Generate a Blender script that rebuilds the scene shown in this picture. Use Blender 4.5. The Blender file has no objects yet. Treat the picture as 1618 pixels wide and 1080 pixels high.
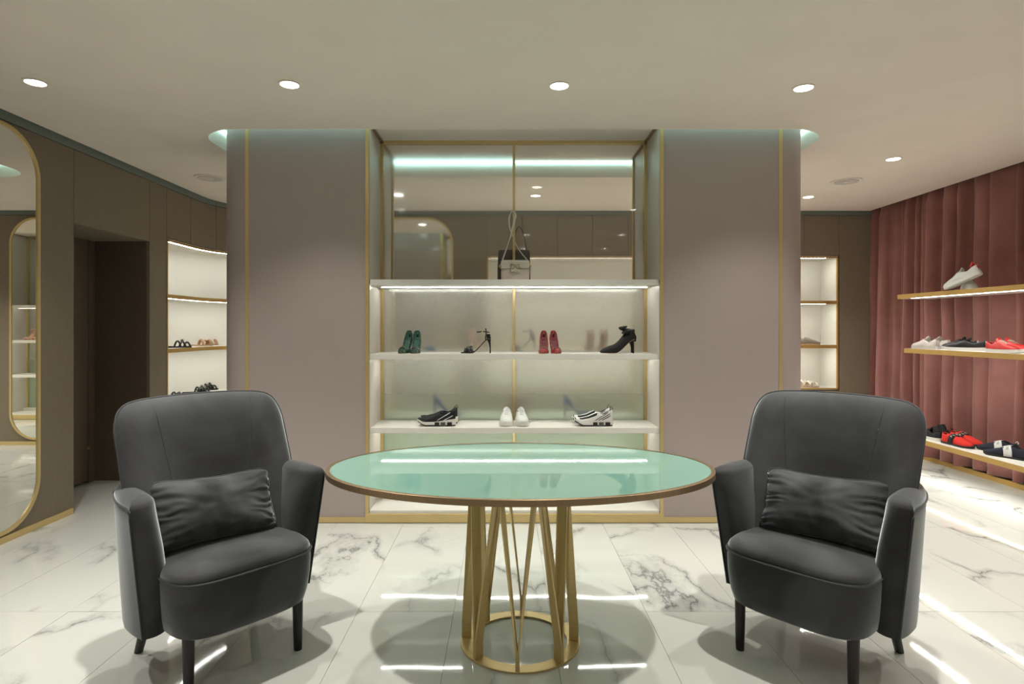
import bpy, bmesh, math, random
from mathutils import Vector, Matrix, noise
random.seed(7)
pi = math.pi
SC = bpy.context.scene
COL = SC.collection

# ------------------------------------------------------------------ camera, world, exposure
cam = bpy.data.cameras.new('camera'); camo = bpy.data.objects.new('camera', cam); COL.objects.link(camo)
camo.location = (0, 0, 1.33); camo.rotation_euler = (pi / 2, 0, 0)
cam.sensor_width = 36; cam.lens = 36 * 950 / 1618
cam.shift_x = 10 / 1618; cam.shift_y = -22 / 1618
cam.clip_start = 0.02
SC.camera = camo
w = bpy.data.worlds.new('world'); SC.world = w; w.use_nodes = True
w.node_tree.nodes['Background'].inputs[0].default_value = (0.9, 0.93, 1, 1)
w.node_tree.nodes['Background'].inputs[1].default_value = 0.0
SC.view_settings.view_transform = 'Standard'; SC.view_settings.look = 'None'
SC.view_settings.gamma = 1; SC.view_settings.use_curve_mapping = False
SC.view_settings.exposure = 0.42
cy = SC.cycles
cy.use_denoising = True
cy.max_bounces = 10; cy.diffuse_bounces = 5; cy.glossy_bounces = 5; cy.transmission_bounces = 10
cy.transparent_max_bounces = 8
cy.sample_clamp_indirect = 3.0; cy.sample_clamp_direct = 0
cy.caustics_reflective = False; cy.caustics_refractive = False
cy.blur_glossy = 0.5

SPOT_W = 84.0          # watts of each ceiling spot
E_STRIP = 42          # shelf led strips
E_COVE = 4.8           # cyan led line in the ceiling recess
E_NICHE = 60.0
H = 2.66               # ceiling height
CX = 0.056             # centre line of the display partition

# ceiling spots (x, y): four/five visible in the front row, others follow the same grid
def SPOT_K(x, y):      # dimming of the rows
    if y < 1: return 0.22
    if x > 2.5: return 0.55
    if y < 3: return 1.35 if abs(x) < 2 else 0.8
    return 0.62 if y < 4 else 1.0
SPOTS = [(-2.547, 3.256), (-1.18, 3.282), (0.295, 3.30), (1.65, 3.33),
         (3.05, 4.73), (3.07, 6.10), (-1.07, 6.0), (0.30, 6.04), (1.66, 6.06),
         (-2.55, 2.2), (-1.18, 2.22), (1.45, 2.22), (3.05, 2.2), (3.05, 3.35),
         (-2.5, 0.4), (-1.18, 0.4), (0.295, 0.4), (1.65, 0.4), (3.05, 0.4),
         (-1.18, -1.1), (0.295, -1.1), (1.65, -1.1)]

# ------------------------------------------------------------------ helpers
def tag(o, label=None, cat=None, group=None, kind=None):
    if label: o['label'] = label
    if cat: o['category'] = cat
    if group: o['group'] = group
    if kind: o['kind'] = kind
    return o

def thing(name, label, cat, loc=(0, 0, 0), rotz=0.0, group=None, rot=None):
    o = bpy.data.objects.new(name, None); COL.objects.link(o)
    o.empty_display_size = 0.1
    o.location = loc; o.rotation_euler = rot if rot else (0, 0, rotz)
    return tag(o, label, cat, group)

def link(name, me, mats, parent=None, smooth=False, kind=None):
    if not isinstance(mats, (list, tuple)): mats = [mats]
    if not me.materials:
        for m in mats: me.materials.append(m)
    if smooth:
        for p in me.polygons: p.use_smooth = True
    o = bpy.data.objects.new(name, me); COL.objects.link(o)
    if parent is not None: o.parent = parent
    if kind: o['kind'] = kind
    return o

def mesh(name, verts, faces, mats, parent=None, smooth=False, kind=None, autos=None):
    me = bpy.data.meshes.new(name)
    me.from_pydata([tuple(v) for v in verts], [], faces)
    me.validate(); me.update()
    bm = bmesh.new(); bm.from_mesh(me); bmesh.ops.recalc_face_normals(bm, faces=bm.faces); bm.to_mesh(me); bm.free()
    o = link(name, me, mats, parent, smooth, kind)
    if autos: me.shade_auto(autos) if hasattr(me, 'shade_auto') else None
    return o

class MB:
    """collects simple shapes; build() links them as one mesh object"""
    def __init__(s): s.v = []; s.f = []
    def add(s, v, f):
        n = len(s.v); s.v += [tuple(p) for p in v]; s.f += [tuple(i + n for i in q) for q in f]; return s
    def box(s, x0, x1, y0, y1, z0, z1):
        v = [(x, y, z) for x in (x0, x1) for y in (y0, y1) for z in (z0, z1)]
        return s.add(v, [(0, 1, 3, 2), (4, 6, 7, 5), (0, 4, 5, 1), (2, 3, 7, 6), (0, 2, 6, 4), (1, 5, 7, 3)])
    def tube(s, pts, r, n=8, cap=True, flat=None):
        pts = [Vector(p) for p in pts]; rings = []
        up = Vector((0.13, 0.29, 0.95)).normalized()
        for i, p in enumerate(pts):
            d = (pts[min(i + 1, len(pts) - 1)] - pts[max(i - 1, 0)]).normalized()
            a = d.cross(up)
            if a.length < 1e-3: a = d.cross(Vector((1, 0, 0)))
            a.normalize(); b = d.cross(a).normalized()
            rr = r[i] if isinstance(r, (list, tuple)) else r
            fl = flat if flat else 1
            rings.append([p + a * math.cos(2 * pi * k / n) * rr + b * math.sin(2 * pi * k / n) * rr * fl for k in range(n)])
        return s.loft(rings, cap=cap)
    def loft(s, rings, cap=True, closed=True):
        n = len(rings[0]); v = [p for r in rings for p in r]; f = []
        for i in range(len(rings) - 1):
            for k in range(n if closed else n - 1):
                k2 = (k + 1) % n
                f.append((i * n + k, i * n + k2, (i + 1) * n + k2, (i + 1) * n + k))
        if cap:
            f.append(tuple(range(n))); f.append(tuple((len(rings) - 1) * n + k for k in range(n)))
        return s.add(v, f)
    def build(s, name, mat, parent=None, smooth=False, kind=None, bevel=0, segs=2):
        me = bpy.data.meshes.new(name); me.from_pydata(s.v, [], s.f); me.update()
        bm = bmesh.new(); bm.from_mesh(me)
        bmesh.ops.recalc_face_normals(bm, faces=bm.faces); bm.to_mesh(me); bm.free()
        o = link(name, me, mat, parent, smooth, kind)
        if bevel:
            m = o.modifiers.new('bevel', 'BEVEL'); m.width = bevel; m.segments = segs; m.limit_method = 'ANGLE'
            m.angle_limit = math.radians(40)
        if smooth: smooth_angle(me, 40)
        return o

def smooth_angle(me, deg):
    bm = bmesh.new(); bm.from_mesh(me)
    for e in bm.edges:
        if len(e.link_faces) == 2 and e.calc_face_angle(0) > math.radians(deg): e.smooth = False
    for f in bm.faces: f.smooth = True
    bm.to_mesh(me); bm.free()

def box(name, x0, x1, y0, y1, z0, z1, mat, parent=None, bevel=0, kind=None):
    return MB().box(x0, x1, y0, y1, z0, z1).build(name, mat, parent, bevel=bevel, kind=kind)

def prism(poly, z0, z1, holes=None):
    """vertical prism from a plan polygon -> verts, faces"""
    n = len(poly)
    v = [(x, y, z0) for x, y in poly] + [(x, y, z1) for x, y in poly]
    f = [(i, (i + 1) % n, n + (i + 1) % n, n + i) for i in range(n)]
    f += [tuple(range(n)), tuple(range(n, 2 * n))]
    return v, f

def copy_tree(o, parent=None):
    c = o.copy(); COL.objects.link(c); c.parent = parent
    for ch in o.children: copy_tree(ch, c)
    return c

def sqdir(k, n):
    """direction k of n, evenly spread round a square"""
    q = (k % n) / n * 4; i = int(q); f = math.tan((q - i - 0.5) * pi / 2)
    return [(1, f), (-f, 1), (-1, -f), (f, -1)][i]

def puff(pos, T, p=6.0, q=6.0, e=2.0, nr=14, na=64, tb=None):
    """closed cushion: pos(u, v, d) -> point; outline superellipse of power p"""
    V = []; F = []
    def pt(r, k_):
        c, s = sqdir(k_, na)
        k = 1 / (abs(c) ** p + abs(s) ** p) ** (1 / p)
        return c * k * r, s * k * r
    rs = [math.sin(pi / 2 * i / nr) for i in range(nr + 1)]
    idx = {}
    for side in (1, -1):
        for i, r in enumerate(rs):
            for k in range(na if i else 1):
                if side == -1 and i == nr:
                    idx[(side, i, k)] = idx[(1, i, k)]; continue
                u, v = pt(r, k)
                t = (max(0, 1 - r ** q)) ** (1 / e) * (T if side == 1 else (tb if tb is not None else T)) * side
                idx[(side, i, k)] = len(V); V.append(pos(u, v, t))
        for i in range(nr):
            for k in range(na):
                k2 = (k + 1) % na
                if i == 0: F.append((idx[(side, 0, 0)], idx[(side, 1, k)], idx[(side, 1, k2)]))
                else: F.append((idx[(side, i, k)], idx[(side, i + 1, k)], idx[(side, i + 1, k2)], idx[(side, i, k2)]))
    return V, F

def text_mesh(name, body, size, mat, parent, loc, rot, extrude=0.001, bend=None, xs=1.0, space=1.0):
    cu = bpy.data.curves.new('t', 'FONT'); cu.body = body; cu.size = size; cu.extrude = extrude
    cu.align_x = 'CENTER'; cu.align_y = 'CENTER'; cu.resolution_u = 3; cu.space_character = space
    to = bpy.data.objects.new('t', cu); COL.objects.link(to)
    bpy.context.view_layer.update()
    dg = bpy.context.evaluated_depsgraph_get()
    me = bpy.data.meshes.new_from_object(to.evaluated_get(dg))
    bpy.data.objects.remove(to)
    me.name = name; me.materials.clear()
    if bend:
        for v in me.vertices: v.co = bend(v.co)
    o = link(name, me, mat, parent)
    o.location = loc; o.rotation_euler = rot; o.scale = (xs, 1, 1)
    return o

def cat_rom(P, n=5):
    P = [Vector(p) for p in P]; out = []
    for i in range(len(P) - 1):
        p0, p1, p2, p3 = P[max(i - 1, 0)], P[i], P[i + 1], P[min(i + 2, len(P) - 1)]
        for k in range(n):
            u = k / n
            out.append(0.5 * ((2 * p1) + (-p0 + p2) * u + (2 * p0 - 5 * p1 + 4 * p2 - p3) * u * u + (-p0 + 3 * p1 - 3 * p2 + p3) * u ** 3))
    out.append(P[-1]); return out

def sm(x): x = max(0, min(1, x)); return x * x * (3 - 2 * x)
def lerp(tab, t):
    for (a, va), (b_, vb) in zip(tab, tab[1:]):
        if t <= b_: return va + (vb - va) * (sm((t - a) / (b_ - a)) * 0.5 + (t - a) / (b_ - a) * 0.5)
    return tab[-1][1]

# ------------------------------------------------------------------ materials
def mat(name, col, rough=0.5, metal=0.0, sheen=0.0, sheen_tint=None, coat=0.0, spec=0.5, trans=0.0, ior=1.45):
    m = bpy.data.materials.new(name); m.use_nodes = True
    b = m.node_tree.nodes['Principled BSDF']
    b.inputs['Base Color'].default_value = (*col, 1)
    b.inputs['Roughness'].default_value = rough; b.inputs['Metallic'].default_value = metal
    b.inputs['Sheen Weight'].default_value = sheen
    b.inputs['Sheen Roughness'].default_value = 0.35
    if sheen_tint: b.inputs['Sheen Tint'].default_value = (*sheen_tint, 1)
    b.inputs['Coat Weight'].default_value = coat
    b.inputs['Specular IOR Level'].default_value = spec
    b.inputs['Transmission Weight'].default_value = trans; b.inputs['IOR'].default_value = ior
    return m
def N(m, t, **kw):
    n = m.node_tree.nodes.new(t)
    for k, v in kw.items():
        if k in n.inputs: n.inputs[k].default_value = v
        else: setattr(n, k, v)
    return n
def L(m, a, b): m.node_tree.links.new(a, b)
def ramp(m, fac, stops):
    r = N(m, 'ShaderNodeValToRGB'); el = r.color_ramp.elements
    el[0].position = stops[0][0]; el[0].color = (*stops[0][1], 1)
    el[1].position = stops[-1][0]; el[1].color = (*stops[-1][1], 1)
    for p, c in stops[1:-1]:
        x = el.new(p); x.color = (*c, 1)
    L(m, fac, r.inputs[0]); return r.outputs[0]
def bump(m, height, strength, dist=0.01):
    b = N(m, 'ShaderNodeBump'); b.inputs['Strength'].default_value = strength; b.inputs['Distance'].default_value = dist
    L(m, height, b.inputs['Height']); L(m, b.outputs[0], m.node_tree.nodes['Principled BSDF'].inputs['Normal'])
    return b
def coords(m, scale=(1, 1, 1), kind='Object'):
    tc = N(m, 'ShaderNodeTexCoord'); mp = N(m, 'ShaderNodeMapping'); mp.inputs['Scale'].default_value = scale
    L(m, tc.outputs[kind], mp.inputs[0]); return mp.outputs[0]
def grain(m, base, scale, amount, bumps=0.0, nscale=1.0, detail=3):
    b = m.node_tree.nodes['Principled BSDF']
    n = N(m, 'ShaderNodeTexNoise'); n.inputs['Scale'].default_value = nscale; n.inputs['Detail'].default_value = detail
    L(m, coords(m, scale), n.inputs['Vector'])
    lo = tuple(c * (1 - amount) for c in base); hi = tuple(min(1, c * (1 + amount)) for c in base)
    L(m, ramp(m, n.outputs[0], [(0.3, lo), (0.7, hi)]), b.inputs['Base Color'])
    if bumps: bump(m, n.outputs[0], bumps, 0.002)
    return m

def emis(name, col, s):
    m = bpy.data.materials.new(name); m.use_nodes = True; nt = m.node_tree
    nt.nodes.remove(nt.nodes['Principled BSDF'])
    e = nt.nodes.new('ShaderNodeEmission'); e.inputs[0].default_value = (*col, 1); e.inputs[1].default_value = s
    nt.links.new(e.outputs[0], nt.nodes['Material Output'].inputs[0]); return m

M = {}
M['ceiling'] = grain(mat('ceiling_paint', (0.60, 0.56, 0.47), 0.9), (0.90, 0.80, 0.71), (1, 1, 1), 0.02, 0, 3)
M['taupe'] = grain(mat('taupe_wall_fabric', (0.2, 0.16, 0.12), 0.65), (0.215, 0.172, 0.122), (60, 60, 3), 0.10, 0.15, 6)
M['gap'] = mat('gap_glow_paint', (0.24, 0.27, 0.24), 0.7)  # faint cyan glow of the ceiling gap, put into the band's colour
M['joint'] = mat('dark_joint', (0.05, 0.042, 0.034), 0.8)
M['door'] = grain(mat('brown_door', (0.1, 0.07, 0.05), 0.6), (0.13, 0.097, 0.068), (50, 50, 2.5), 0.12, 0.1, 5)
M['lilac'] = grain(mat('lilac_lacquer', (0.5, 0.44, 0.43), 0.45), (0.42, 0.350, 0.330), (1, 1, 1), 0.02, 0, 2)
M['gold'] = grain(mat('brushed_gold', (0.6, 0.43, 0.17), 0.40, 0.5), (0.70, 0.53, 0.25), (3, 3, 120), 0.06, 0, 4)
M['gold_flat'] = grain(mat('satin_gold_edge', (0.55, 0.36, 0.13), 0.5, 0.55), (0.56, 0.36, 0.12), (4, 4, 100), 0.05, 0, 4)
M['bronze'] = grain(mat('bronze_metal', (0.42, 0.28, 0.14), 0.36, 0.75), (0.36, 0.255, 0.15), (40, 40, 4), 0.06, 0, 5)
M['white_lam'] = mat('white_laminate', (0.83, 0.80, 0.74), 0.35)
M['niche_white'] = mat('niche_white', (0.80, 0.765, 0.69), 0.5)
M['liner'] = mat('niche_liner', (0.72, 0.66, 0.60), 0.4)
M['liner_up'] = mat('upper_liner', (0.74, 0.66, 0.59), 0.42)
M['mirror'] = mat('mirror_silver', (0.86, 0.86, 0.82), 0.012, 1.0)
M['led'] = emis('white_led', (0.97, 1.0, 0.92), E_STRIP)
M['led_n'] = emis('niche_led', (0.99, 1.0, 0.92), E_NICHE)
M['led_l'] = emis('curved_niche_led', (0.97, 1.0, 0.94), E_NICHE * 0.72)
M['cove'] = emis('cyan_led', (0.50, 0.95, 0.92), E_COVE)
M['lamp'] = emis('downlight_glow', (1.0, 0.98, 0.92), 14)
M['grille'] = mat('white_grille', (0.82, 0.75, 0.69), 0.6)
M['speakerhole'] = mat('darker_grille', (0.60, 0.54, 0.49), 0.7)  # slightly darker beige of the speaker cone

def glass_pane(name, tint_stops, rough_stops, trans=0.85):
    m = mat(name, (0.8, 0.8, 0.75), 0.3, trans=trans, ior=1.45)
    b = m.node_tree.nodes['Principled BSDF']
    g = N(m, 'ShaderNodeNewGeometry'); sx = N(m, 'ShaderNodeSeparateXYZ'); L(m, g.outputs['Position'], sx.inputs[0])
    d = N(m, 'ShaderNodeMath', operation='DIVIDE'); d.inputs[1].default_value = 3.0; L(m, sx.outputs[2], d.inputs[0])
    L(m, ramp(m, d.outputs[0], tint_stops), b.inputs['Base Color'])
    L(m, ramp(m, d.outputs[0], [(p, (r, r, r)) for p, r in rough_stops]), b.inputs['Roughness'])
    return m
# heights are given as a share of 3 m
M['frost'] = glass_pane('frosted_mint_glass', [(0.04, (0.66, 0.86, 0.68)), (0.20, (0.72, 0.88, 0.72)), (0.30, (0.86, 0.92, 0.82)), (0.38, (0.92, 0.935, 0.87)), (0.56, (0.94, 0.935, 0.88))],
                        [(0.0, 0.34), (0.38, 0.25), (0.56, 0.22)], 0.80)
M['clear_l'] = glass_pane('satin_top_glass', [(0.5, (0.95, 0.945, 0.92)), (0.95, (0.94, 0.95, 0.92))],
                          [(0.56, 0.04), (0.76, 0.07), (0.84, 0.17), (0.92, 0.25)], 0.93)
M['clear_r'] = glass_pane('clear_top_glass', [(0.5, (0.96, 0.95, 0.925)), (0.95, (0.95, 0.96, 0.93))],
                          [(0.56, 0.05), (0.7, 0.03), (0.9, 0.02)], 0.95)

# velvet upholstery with brushed light and dark patches of the pile
def velvet(name, base, hi, sheen, stint, sc=3.0, rough=0.75):
    m = mat(name, base, rough, sheen=sheen, sheen_tint=stint, spec=0.15)
    b = m.node_tree.nodes['Principled BSDF']
    n = N(m, 'ShaderNodeTexNoise'); n.inputs['Scale'].default_value = sc; n.inputs['Detail'].default_value = 4
    n.inputs['Distortion'].default_value = 0.6
    L(m, coords(m), n.inputs['Vector'])
    L(m, ramp(m, n.outputs[0], [(0.35, base), (0.68, hi)]), b.inputs['Base Color'])
    n2 = N(m, 'ShaderNodeTexNoise'); n2.inputs['Scale'].default_value = 500; L(m, coords(m), n2.inputs['Vector'])
    bump(m, n2.outputs[0], 0.12, 0.001)
    return m
M['velvet'] = velvet('slate_velvet', (0.036, 0.036, 0.038), (0.084, 0.085, 0.090), 1.0, (0.92, 0.97, 1.0))
M['pillow'] = velvet('slate_velvet_pillow', (0.038, 0.039, 0.042), (0.100, 0.102, 0.108), 1.0, (0.92, 0.97, 1.0), 6)
M['piping'] = mat('dark_piping', (0.030, 0.032, 0.036), 0.6, sheen=0.3)
M['legwood'] = mat('black_stained_wood', (0.012, 0.010, 0.009), 0.42)
M['curtain'] = velvet('rose_velvet', (0.245, 0.105, 0.092), (0.34, 0.155, 0.138), 0.42, (1.0, 0.80, 0.76), 2.2)

# mint glass table top
m = mat('mint_glass', (0.27, 0.52, 0.43), 0.03, coat=0.6, spec=0.8, ior=1.52); m.node_tree.nodes['Principled BSDF'].inputs['Coat Roughness'].default_value = 0.01
M['mint'] = m

# marble tile: every tile gets its own veins through its random number
m = mat('marble_tile', (0.76, 0.75, 0.70), 0.045, spec=0.6); M['marble'] = m
b = m.node_tree.nodes['Principled BSDF']
g = N(m, 'ShaderNodeTexCoord'); oi = N(m, 'ShaderNodeObjectInfo')
mul = N(m, 'ShaderNodeVectorMath', operation='SCALE'); mul.inputs['Scale'].default_value = 37.0
cmb = N(m, 'ShaderNodeCombineXYZ')
for k in range(3): L(m, oi.outputs['Random'], cmb.inputs[k])
L(m, cmb.outputs[0], mul.inputs[0])
add = N(m, 'ShaderNodeVectorMath', operation='ADD'); L(m, g.outputs['Object'], add.inputs[0]); L(m, mul.outputs[0], add.inputs[1])
rotm = N(m, 'ShaderNodeMapping'); rotm.inputs['Rotation'].default_value = (0, 0, 0.55); rotm.inputs['Scale'].default_value = (1.0, 0.55, 1)
L(m, add.outputs[0], rotm.inputs[0])
wn = N(m, 'ShaderNodeTexNoise'); wn.inputs['Scale'].default_value = 2.6; wn.inputs['Detail'].default_value = 8; wn.inputs['Roughness'].default_value = 0.62
L(m, rotm.outputs[0], wn.inputs['Vector'])
vs = N(m, 'ShaderNodeVectorMath', operation='SCALE'); vs.inputs['Scale'].default_value = 0.36; L(m, wn.outputs['Color'], vs.inputs[0])
va = N(m, 'ShaderNodeVectorMath', operation='ADD'); L(m, rotm.outputs[0], va.inputs[0]); L(m, vs.outputs[0], va.inputs[1])
vo = N(m, 'ShaderNodeTexVoronoi', feature='DISTANCE_TO_EDGE'); vo.inputs['Scale'].default_value = 1.25; L(m, va.outputs[0], vo.inputs['Vector'])
vline = ramp(m, vo.outputs['Distance'], [(0.0, (1, 1, 1)), (0.008, (0.42, 0.42, 0.42)), (0.045, (0, 0, 0))])
mk = N(m, 'ShaderNodeTexNoise'); mk.inputs['Scale'].default_value = 1.7; mk.inputs['Detail'].default_value = 3; L(m, add.outputs[0], mk.inputs['Vector'])
mask = ramp(m, mk.outputs[0], [(0.43, (0, 0, 0)), (0.61, (1, 1, 1))])
vm = N(m, 'ShaderNodeMath', operation='MULTIPLY'); L(m, vline, vm.inputs[0]); L(m, mask, vm.inputs[1])
cl = N(m, 'ShaderNodeTexNoise'); cl.inputs['Scale'].default_value = 3.2; cl.inputs['Detail'].default_value = 7; cl.inputs['Distortion'].default_value = 1.2
L(m, rotm.outputs[0], cl.inputs['Vector'])
cloud = ramp(m, cl.outputs[0], [(0.63, (0, 0, 0)), (0.80, (0.5, 0.5, 0.5))])
mx = N(m, 'ShaderNodeMath', operation='MAXIMUM'); L(m, vm.outputs[0], mx.inputs[0])
cm2 = N(m, 'ShaderNodeMath', operation='MULTIPLY'); L(m, cloud, cm2.inputs[0]); L(m, mask, cm2.inputs[1]); L(m, cm2.outputs[0], mx.inputs[1])
L(m, ramp(m, mx.outputs[0], [(0, (0.675, 0.68, 0.635)), (0.5, (0.45, 0.45, 0.43)), (1, (0.20, 0.20, 0.205))]), b.inputs['Base Color'])
wv = N(m, 'ShaderNodeTexNoise'); wv.inputs['Scale'].default_value = 2.5; wv.inputs['Detail'].default_value = 1; L(m, add.outputs[0], wv.inputs['Vector'])
bump(m, wv.outputs[0], 0.25, 0.006)
M['grout'] = mat('grout', (0.42, 0.34, 0.24), 0.8)

def plain(n, c, r=0.5, **k):
    M[n] = mat(n, c, r, **k); return M[n]
for n, c, r in [('white_leather', (0.72, 0.73, 0.70), 0.45), ('white_rubber', (0.78, 0.77, 0.72), 0.5), ('pale_leather', (0.60, 0.55, 0.52), 0.45),
                ('black_leather', (0.012, 0.012, 0.013), 0.4), ('black_knit', (0.012, 0.012, 0.014), 0.85), ('black_rubber', (0.018, 0.017, 0.016), 0.6),
                ('grey_rubber', (0.09, 0.09, 0.085), 0.6), ('red_leather', (0.55, 0.022, 0.022), 0.35), ('red_knit', (0.62, 0.022, 0.014), 0.8),
                ('navy_knit', (0.012, 0.014, 0.028), 0.85), ('white_band', (0.72, 0.72, 0.70), 0.6), ('tan', (0.42, 0.24, 0.12), 0.55),
                ('tan_sole', (0.50, 0.33, 0.19), 0.55), ('green_velvet', (0.003, 0.040, 0.027), 0.6), ('red_brocade', (0.26, 0.008, 0.016), 0.5),
                ('silver_jewel', (0.75, 0.74, 0.70), 0.2), ('black_suede', (0.008, 0.0075, 0.0075), 0.75), ('cobalt_satin', (0.02, 0.035, 0.42), 0.4),
                ('nude_leather', (0.62, 0.36, 0.27), 0.45), ('pink_satin', (0.52, 0.22, 0.26), 0.45), ('blue_satin', (0.15, 0.32, 0.50), 0.45),
                ('grey_satin', (0.2, 0.2, 0.21), 0.45), ('taupe_suede', (0.22, 0.175, 0.14), 0.8), ('cream', (0.62, 0.55, 0.46), 0.6),
                ('bag_leather', (0.68, 0.60, 0.52), 0.42), ('brown_leather', (0.045, 0.022, 0.018), 0.5), ('dark_lining', (0.03, 0.03, 0.03), 0.8),
                ('green_lining', (0.006, 0.075, 0.048), 0.6), ('red_lining', (0.12, 0.008, 0.016), 0.6)]:
    plain(n, c, r)
M['silver_jewel'].node_tree.nodes['Principled BSDF'].inputs['Metallic'].default_value = 0.9
M['gold_hw'] = mat('gold_hardware', (0.7, 0.5, 0.2), 0.3, 0.95)

# lighter brocade flecks in the colour of the pumps
for k, c in (('green_velvet', (0.20, 0.17, 0.08)), ('red_brocade', (0.36, 0.18, 0.10))):
    m = M[k]; b = m.node_tree.nodes['Principled BSDF']; base = tuple(b.inputs['Base Color'].default_value)[:3]
    v = N(m, 'ShaderNodeTexNoise'); v.inputs['Scale'].default_value = 60; v.inputs['Detail'].default_value = 4; L(m, coords(m), v.inputs['Vector'])
    L(m, ramp(m, v.outputs[0], [(0.56, base), (0.64, c)]), b.inputs['Base Color'])

# ================================================================== SETTING
# ---- floor: grout bed with single marble tiles 0.451 x 1.2 m
floor = box('floor', -3.75, 4.35, -2.6, 7.35, -0.06, -0.004, M['grout'], kind='structure')
TW, TL = 0.4512, 1.2
me_tile = None
xs0 = -0.2436 - 8 * TW
for i in range(18):
    for j in range(9):
        x0 = xs0 + i * TW; y0 = 2.822 - 5 * TL + j * TL
        X0, X1, Y0, Y1 = max(x0, -3.74), min(x0 + TW, 4.34), max(y0, -2.6), min(y0 + TL, 7.34)
        if X1 - X0 < 0.03 or Y1 - Y0 < 0.03: continue
        full = abs(X1 - X0 - TW) < 1e-6 and abs(Y1 - Y0 - TL) < 1e-6
        g = 0.0009
        hw, hl = (X1 - X0) / 2 - g, (Y1 - Y0) / 2 - g
        if full and me_tile:
            o = bpy.data.objects.new('tile', me_tile); COL.objects.link(o); o.parent = floor
        else:
            o = box('tile', -hw, hw, -hl, hl, -0.012, 0, M['marble'], floor)
            if full: me_tile = o.data
        o.location = ((X0 + X1) / 2, (Y0 + Y1) / 2, 0)
        o.rotation_euler = (random.uniform(-1, 1) * 0.0008, random.uniform(-1, 1) * 0.0008, 0)

# ---- wall path: left wall, rounded corner, back wall
XL, YB, RC = -3.11, 6.87, 0.8
S_LEFT = YB - RC - (-2.5)            # length of the straight left part
S_ARC = RC * pi / 2
def path(s):
    if s <= S_LEFT: return XL, -2.5 + s, 1, 0
    s -= S_LEFT
    if s <= S_ARC:
        a = s / RC
        return XL + RC - RC * math.cos(a), YB - RC + RC * math.sin(a), math.cos(a), -math.sin(a)
    s -= S_ARC
    return XL + RC + s, YB, 0, -1
def sy(y): return y + 2.5             # arc length of a point on the left wall
def sx(x): return S_LEFT + S_ARC + (x - (XL + RC))
def along(s0, s1, z0, z1, d0, d1, mb=None, step=0.07):
    """strip following the wall path, from offset d0 to d1 out of the wall (positive = into the room)"""
    ss = [s0]
    a0, a1 = S_LEFT, S_LEFT + S_ARC
    n = max(1, int((min(s1, a1) - max(s0, a0)) / step)) if s1 > a0 and s0 < a1 else 0
    if n:
        lo, hi = max(s0, a0), min(s1, a1)
        ss += [lo + (hi - lo) * k / n for k in range(n + 1)]
    ss.append(s1)
    ss = sorted(set(round(s, 5) for s in ss))
    rings = []
    for s in ss:
        x, y, nx, ny = path(s)
        rings.append([(x + nx * d, y + ny * d, z) for d, z in ((d0, z0), (d1, z0), (d1, z1), (d0, z1))])
    mb = mb or MB(); mb.loft(rings); return mb

Z_GRV = 2.615      # top shadow groove of the panelling
DOOR_T = 2.087
# left wall core (dark joints seen between the panels) and panels
wl = MB()
along(0, sy(4.33), 0, 2.8, -0.10, -0.03, wl)
along(sy(4.33), sy(5.25), DOOR_T, 2.8, -0.10, -0.03, wl)
along(sy(5.25), sy(5.52), 0, 2.8, -0.10, -0.03, wl)
wall_left = wl.build('wall_left', M['joint'], kind='structure')
def panel(parent, s0, s1, z0, z1, m='taupe', name='wall_panel', g=0.0022, d=0.0):
    o = along(s0 + g, s1 - g, z0, z1, -0.028 + d, d).build(name, M[m], parent, smooth=True)
    return o
for a, bb in [(-2.5, -0.6), (-0.6, 0.9), (0.9, 2.35), (2.35, 4.33)]:
    panel(wall_left, sy(a), sy(bb), 0.0, Z_GRV)
panel(wall_left, sy(4.33), sy(5.25), DOOR_T, Z_GRV)
panel(wall_left, sy(5.25), sy(5.52), 0.0, Z_GRV)
along(0, sy(5.52), Z_GRV + 0.006, 2.8, -0.028, 0.0).build('upper_band', M['gap'], wall_left)  # wall top in the ceiling gap, its glow painted as grey-green
# gold skirting
bl = along(0, sy(4.31), 0, 0.042, 0.0, 0.012).build('baseboard_left', M['gold'], kind='structure')
# door recess
XD = -3.587
wr = MB()
wr.box(XD - 0.1, XL - 0.028, 5.247, 5.30, 0, DOOR_T + 0.04)
o = wr.build('trim_1', M['door'], kind='structure')
o = MB().box(XD - 0.1, XL - 0.03, 4.28, 4.333, 0, DOOR_T + 0.04).build('trim_2', M['door'], kind='structure')
o = MB().box(XD - 0.1, XL - 0.028, 4.33, 5.25, DOOR_T - 0.002, DOOR_T + 0.04).build('trim_3', M['taupe'], kind='structure')
dr = MB().box(XD - 0.06, XD, 4.335, 5.165, 0.02, DOOR_T - 0.004).build('door_1', M['door'], kind='structure')
MB().box(XD - 0.07, XD + 0.001, 5.172, 5.25, 0, DOOR_T).build('door_frame', M['door'], dr)
MB().box(XD - 0.12, XD - 0.065, 4.33, 5.25, 0, DOOR_T).build('door_backing', M['joint'], dr)
MB().tube([(XD + 0.001, 5.157, 0.30), (XD + 0.012, 5.157, 0.30)], 0.009, 10).build('door_latch', M['gold_hw'], dr)

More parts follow.
